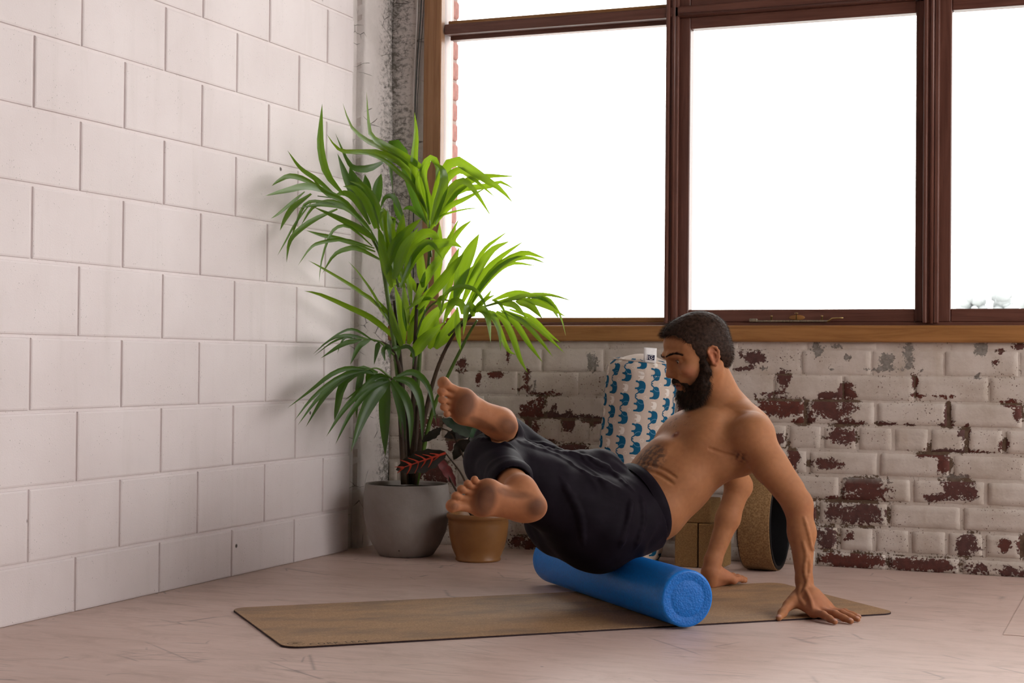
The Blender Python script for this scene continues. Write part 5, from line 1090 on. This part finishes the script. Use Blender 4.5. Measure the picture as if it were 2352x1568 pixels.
def wl_(Vb): return to_world(Vb)-PROOT
np_mesh('body', wl_(V), Fq[:, ::-1], [M_SKIN], person, col)
# ---- trousers
TR = SDF(); t_ = TR
WN = unit(A3(-0.95, 0, 0.31)); WP = A3(0.408, 0, 0.29)      # waist opening plane
t_.limb((0.62, 0, 0.262), (0.50, 0, 0.256), (0.165, 0.122), (0.180, 0.132), LAT, 0.03)
t_.limb((0.50, 0, 0.256), (0.33, 0, 0.285), (0.180, 0.132), (0.150, 0.113), LAT, 0.03)
t_.ell((0.575, -0.095, 0.222), (0.125, 0.095, 0.108), None, 0.05); t_.ell((0.56, 0.09, 0.23), (0.12, 0.09, 0.10), None, 0.05)
t_.limb(HIPL+A3(0.02, 0, 0.0), KNL+A3(-0.02, 0, -0.004), (0.108, 0.128), (0.074, 0.076), LAT, 0.03)
t_.ell(KNL+A3(0.006, 0.0, 0.002), (0.072, 0.080, 0.074), None, 0.03)
t_.limb(KNL, KNL+0.62*(ANL-KNL), (0.072, 0.070), (0.058, 0.054), A3(1, 0, 0), 0.025)
t_.limb(HIPR, KNR, (0.105, 0.125), (0.078, 0.080), LAT, 0.03); t_.ell(KNR, (0.078, 0.080, 0.078), None, 0.03)
t_.limb(KNR, KNR+0.60*(ANR-KNR), (0.074, 0.070), (0.054, 0.052), A3(1, 0, 0), 0.025)
t_.ell((0.545, -0.005, 0.385), (0.085, 0.070, 0.066), None, 0.03)      # slack cloth at the front
t_.ell((0.62, -0.01, 0.37), (0.11, 0.06, 0.060), None, 0.03); t_.cone((0.885, -0.07, 0.432), (0.62, -0.03, 0.385), 0.058, 0.058, 0.04)
CUFFS = []
for kn, an, f0, f1, r0, r1 in ((KNL, ANL, 0.545, 0.655, 0.0605, 0.0575), (KNR, ANR, 0.52, 0.63, 0.058, 0.055)):
    d = an-kn; t_.limb(kn+f0*d, kn+f1*d, (r0, r0), (r1, r1), A3(1, 0, 0), 0.004)
    dn = unit(d); e = kn+(f1+0.02)*d; CUFFS.append((e, dn))
    t_.cone(kn+(f1-0.03)*d, kn+(f1+0.6)*d, r1-0.0085, r1-0.006, 0.004, 's')
    for q in np.linspace(0, 6.283, 12):
        s1 = unit(np.cross(dn, A3(0, 0, 1))); s2 = np.cross(dn, s1)
def wcut(P): return (P-WP)@WN
# folds: long soft ridges following the pull of the cloth
def fold(P):
    q1 = P[:, 0]*0.55+P[:, 2]*0.85; n = vnoise(P, 14, 5); n2_ = vnoise(P, 30, 6)
    w = np.sin((P[:, 0]*0.6-P[:, 2]*1.0+0.10*n)*150)*np.exp(-(((P[:, 0]-0.58)/0.11)**2+((P[:, 2]-0.39)/0.06)**2))*0.0030
    w2 = np.sin((P[:, 0]*1.0+P[:, 2]*0.35+0.05*n)*120)*np.exp(-(((P[:, 0]-0.88)/0.10)**2+((P[:, 1]+0.22)/0.10)**2))*0.0022
    w3 = np.sin((P[:, 0]*0.9+P[:, 2]*0.5+0.16*n)*70)*np.exp(-(((P[:, 0]-0.45)/0.09)**2+((P[:, 2]-0.22)/0.08)**2))*0.0030
    return w*0.6+w3*0.8+(n-0.5)*0.010+(n2_-0.5)*0.003
FO = [([(1190, 1014), (1260, 1030), (1340, 1046)], 0.007), ([(1195, 1018), (1270, 1042), (1350, 1085), (1420, 1120)], 0.006), ([(1215, 1012), (1300, 1036), (1380, 1066), (1440, 1105)], 0.006), ([(1345, 1050), (1400, 1080), (1455, 1125)], 0.005), ([(1450, 1150), (1442, 1200), (1425, 1255)], 0.007), ([(1475, 1140), (1478, 1200), (1460, 1260)], 0.007), ([(1100, 1005), (1140, 1010), (1180, 1030)], 0.005), ([(1290, 1100), (1330, 1180), (1340, 1250)], 0.008)]
for tt_, r in traces(t_, FO, 9):
    tt_ = [p for p in tt_ if 0.3 < p[0] < 1.0 and p[1] > -0.42]
    if len(tt_) > 2:
        g = t_.grad(np.array(tt_)); t_.chain([p-g[i]*r*0.55 for i, p in enumerate(tt_)], [r*0.5]+[r]*(len(tt_)-2)+[r*0.5], 0.010)
t_.add(fold, A3(0.2, -0.5, 0.0), A3(1.1, 0.5, 0.6), 0.0, 'd')
t_.add(wcut, A3(-1, -1, -1), A3(2, 2, 2), 0.0, 'i')
Vt, Ft = t_.mesh(0.0032)
def mat_cloth():
    t = NT('dark_trouser_cloth'); o = t.co('Object'); n = t.noise(o, 14, 4, 0.6); w = t.noise(o, 900, 2)
    t.bump(t.math('ADD', t.math('MULTIPLY', n, 1.0), t.math('MULTIPLY', w, 0.06)), 0.004, 0.35)
    return t.fin(t.ramp(n, (0.3, (0.0085, 0.0062, 0.0092)), (0.7, (0.0130, 0.0096, 0.0145))), 0.60, 0.035, Sheen_Weight=0.015, Sheen_Roughness=0.4, Sheen_Tint=(0.75, 0.62, 0.85, 1.0))
M_CLOTH = mat_cloth()
trs = np_mesh('trousers', wl_(Vt), Ft[:, ::-1], [M_CLOTH], person)
# waistband standing a little off the skin
V = []; Fc = []; ux = unit(np.cross(WN, LAT)); nb = 64
def wring(off, rr, hgt):
    return [WP+WN*hgt+LAT*((0.160+rr)*math.cos(2*math.pi*k/nb))+ux*((0.116+rr)*math.sin(2*math.pi*k/nb))+ux*off for k in range(nb)]
cw = 0.0
rings = [wring(cw, 0.002, -0.012), wring(cw, 0.005, 0.004), wring(cw, 0.003, 0.020), wring(cw, -0.001, 0.021), wring(cw, -0.003, -0.004)]
for r_ in rings: V += list(wl_(np.array(r_)))
for i in range(4):
    for k in range(nb): k2 = (k+1) % nb; Fc.append((i*nb+k, i*nb+k2, (i+1)*nb+k2, (i+1)*nb+k))
mesh_obj('waistband', V, Fc, M_CLOTH, trs, True)

# ---- hair and beard
def mat_hair(name, c1, c2):
    t = NT(name); o = t.co('Object'); n = t.noise(o, 120, 3); return t.fin(t.ramp(n, (0.3, c1), (0.7, c2)), 0.60, 0.10)
M_HAIR = mat_hair('brown_hair', (0.016, 0.0085, 0.0058), (0.055, 0.030, 0.020)); M_BEARD = mat_hair('dark_beard', (0.010, 0.0055, 0.0035), (0.036, 0.019, 0.012))
HS = SDF()
HS.ell(hd(0.000, 0, 0.050), (0.099, 0.077, 0.085), E, 0.02); HS.ell(hd(0.044, 0, 0.068), (0.057, 0.064, 0.054), E, 0.02); HS.ell(hd(0.022, 0, 0.026), (0.058, 0.0735, 0.062), E, 0.015); HS.ell(hd(-0.035, 0, 0.0), (0.058, 0.066, 0.060), E, 0.02)
def hairline(P):
    q = to_head(P); f = np.interp(q[:, 0], [-0.12, -0.05, -0.036, -0.028, -0.014, 0.000, 0.008, 0.030, 0.040, 0.050, 0.060, 0.075, 0.12], [-0.050, -0.052, -0.048, 0.006, 0.024, 0.022, -0.002, -0.004, 0.022, 0.052, 0.076, 0.094, 0.102])
    return f-q[:, 2]+(vnoise(P, 190, 8)-0.5)*0.008
HS.add(lambda P: (vnoise(P, 120, 9)-0.5)*0.002, HO-0.2, HO+0.2, 0.0, 'd'); HS.add(hairline, HO-0.2, HO+0.2, 0.0, 'i')
Vh, Fh = HS.mesh(0.0019)
BS = SDF()
for s in (-1, 1):
    BS.chain([hd(0.024, s*0.0625, 0.030), hd(0.024, s*0.060, 0.0), hd(0.022, s*0.058, -0.035), hd(0.046, s*0.043, -0.072), hd(0.076, s*0.014, -0.093)], [0.0085, 0.0105, 0.017, 0.024, 0.029], 0.014)
    BS.chain([hd(0.1035, s*0.002, -0.0365), hd(0.097, s*0.018, -0.0430), hd(0.085, s*0.031, -0.058), hd(0.080, s*0.030, -0.075)], [0.0058, 0.0062, 0.0065, 0.012], 0.006)
BS.chain([hd(0.084, 0, -0.086), hd(0.072, 0, -0.107)], [0.025, 0.020], 0.014); BS.chain([hd(0.060, 0.02, -0.094), hd(0.042, 0.02, -0.092)], [0.022, 0.018], 0.014)
BS.ell(hd(0.104, 0, -0.0545), (0.014, 0.021, 0.0088), E, 0.004, 's')
BS.add(lambda P: (vnoise(P, 110, 11)-0.5)*0.006+(vnoise(P, 260, 12)-0.5)*0.003, HO-0.2, HO+0.2, 0.0, 'd')
Vb_, Fb_ = BS.mesh(0.0026)
hr = np_mesh('hair', wl_(Vh), Fh[:, ::-1], [M_HAIR], person); bdm = np_mesh('beard', wl_(Vb_), Fb_[:, ::-1], [M_BEARD], person)
def strands(sdf, Vs, n, ln, comb, name, mat, parent, w=0.00022, seed=4, gn=0.42):
    r = np.random.RandomState(seed); idx = r.choice(len(Vs), min(n, len(Vs)), replace=False); P = Vs[idx]+r.uniform(-0.0012, 0.0012, (len(idx), 3)); g = sdf.grad(P); m = len(P)
    dirv = g*gn+comb(P)+r.normal(0, 0.14, (m, 3)); dirv /= np.linalg.norm(dirv, axis=1, keepdims=True); L = ln(P)*r.uniform(0.6, 1.25, m)
    side = np.cross(dirv, g+r.normal(0, 0.3, (m, 3))); side /= np.linalg.norm(side, axis=1, keepdims=True)
    p0 = P-g*0.0025; p1 = P+dirv*L[:, None]*0.55; d2 = dirv+comb(P)*0.35; p2 = p1+d2/np.linalg.norm(d2, axis=1, keepdims=True)*L[:, None]*0.45
    VV = np.stack([p0-side*w, p0+side*w, p1+side*w*0.8, p1-side*w*0.8, p2+side*w*0.2, p2-side*w*0.2], 1).reshape(-1, 3); b = np.arange(m)[:, None]*6; FF = np.concatenate([b+np.array([0, 1, 2, 3]), b+np.array([3, 2, 4, 5])])
    o = np_mesh(name, wl_(VV), FF, [mat], parent); tag(o, kind='stuff'); return o
def comb_h(P): q = to_head(P); f = np.clip((q[:, 0]-0.02)/0.06, 0, 1)[:, None]; return f*HX*0.7-(1-f)*(HZ*0.55+HX*0.25)
strands(HS, Vh, 24000, lambda P: 0.0065+0.008*np.clip((to_head(P)[:, 2]-0.04)/0.06, 0, 1)*np.clip((to_head(P)[:, 0]+0.02)/0.1, 0.2, 1), comb_h, 'hair_strands', M_HAIR, hr)
strands(BS, Vb_, 12000, lambda P: np.clip(0.006+0.012*np.clip((-0.03-to_head(P)[:, 2])/0.08, 0, 1), 0.004, 0.02), lambda P: -HZ*0.7+HX*0.2+0*P, 'beard_strands', M_BEARD, bdm, 0.00026, 5, 0.6)
eb = to_head(b_.casts(spline([(1529, 820, 0), (1538, 815, 0), (1550, 812, 0), (1560, 813, 0), (1568, 816, 0)], 16)[:, :2])); eb = [p for p in eb if np.isfinite(p).all()]
for s in (-1, 1):
    EB = SDF(); n_ = len(eb); EB.chain([hd(p[0]-0.0004, s*abs(p[1]), p[2]) for p in eb], [0.0019*(0.5+0.5*math.sin(math.pi*(0.2+0.78*i/n_))) for i in range(n_)], 0.002)
    EB.add(lambda P: (vnoise(P, 500, 13)-0.5)*0.0016, HO-0.2, HO+0.2, 0.0, 'd'); Ve, Fe = EB.mesh(0.0010); ebm = np_mesh('eyebrow', wl_(Ve), Fe[:, ::-1], [M_BEARD], person); strands(EB, Ve, 700, lambda P: 0.0055+0*P[:, 0], lambda P: -HX*0.55+HY*s*0.75+HZ*0.25+0*P, 'eyebrow_hairs', M_BEARD, ebm, 0.00020, 9, 0.25)
# eyes looking down past the knees
M_EYE = NT('eye'); M_EYE = M_EYE.fin(M_EYE.attr('tone', out='Color'), 0.18, 0.5)
for s in (-1, 1):
    c = hd(0.0785, s*0.0335, 0.0160); V = []; Fc = []; lk_ = unit(HX*0.93-HZ*0.28+HY*s*0.02); cl_ = []
    for i in range(17):
        for k in range(24):
            th, ph = math.pi*i/16, 2*math.pi*k/24; a1 = unit(np.cross(lk_, HZ)); a2 = np.cross(a1, lk_); d = lk_*math.cos(th)+(a1*math.cos(ph)+a2*math.sin(ph))*math.sin(th); V.append(c+d*0.0118); cl_.append((0.008, 0.005, 0.004) if th < 0.2 else (0.05, 0.024, 0.011) if th < 0.56 else (0.30, 0.24, 0.20))
    for i in range(16):
        for k in range(24): k2 = (k+1) % 24; Fc.append((i*24+k, (i+1)*24+k, (i+1)*24+k2, i*24+k2))
    np_mesh('eye', wl_(np.array(V)), np.array(Fc), [M_EYE], person, np.array(cl_))
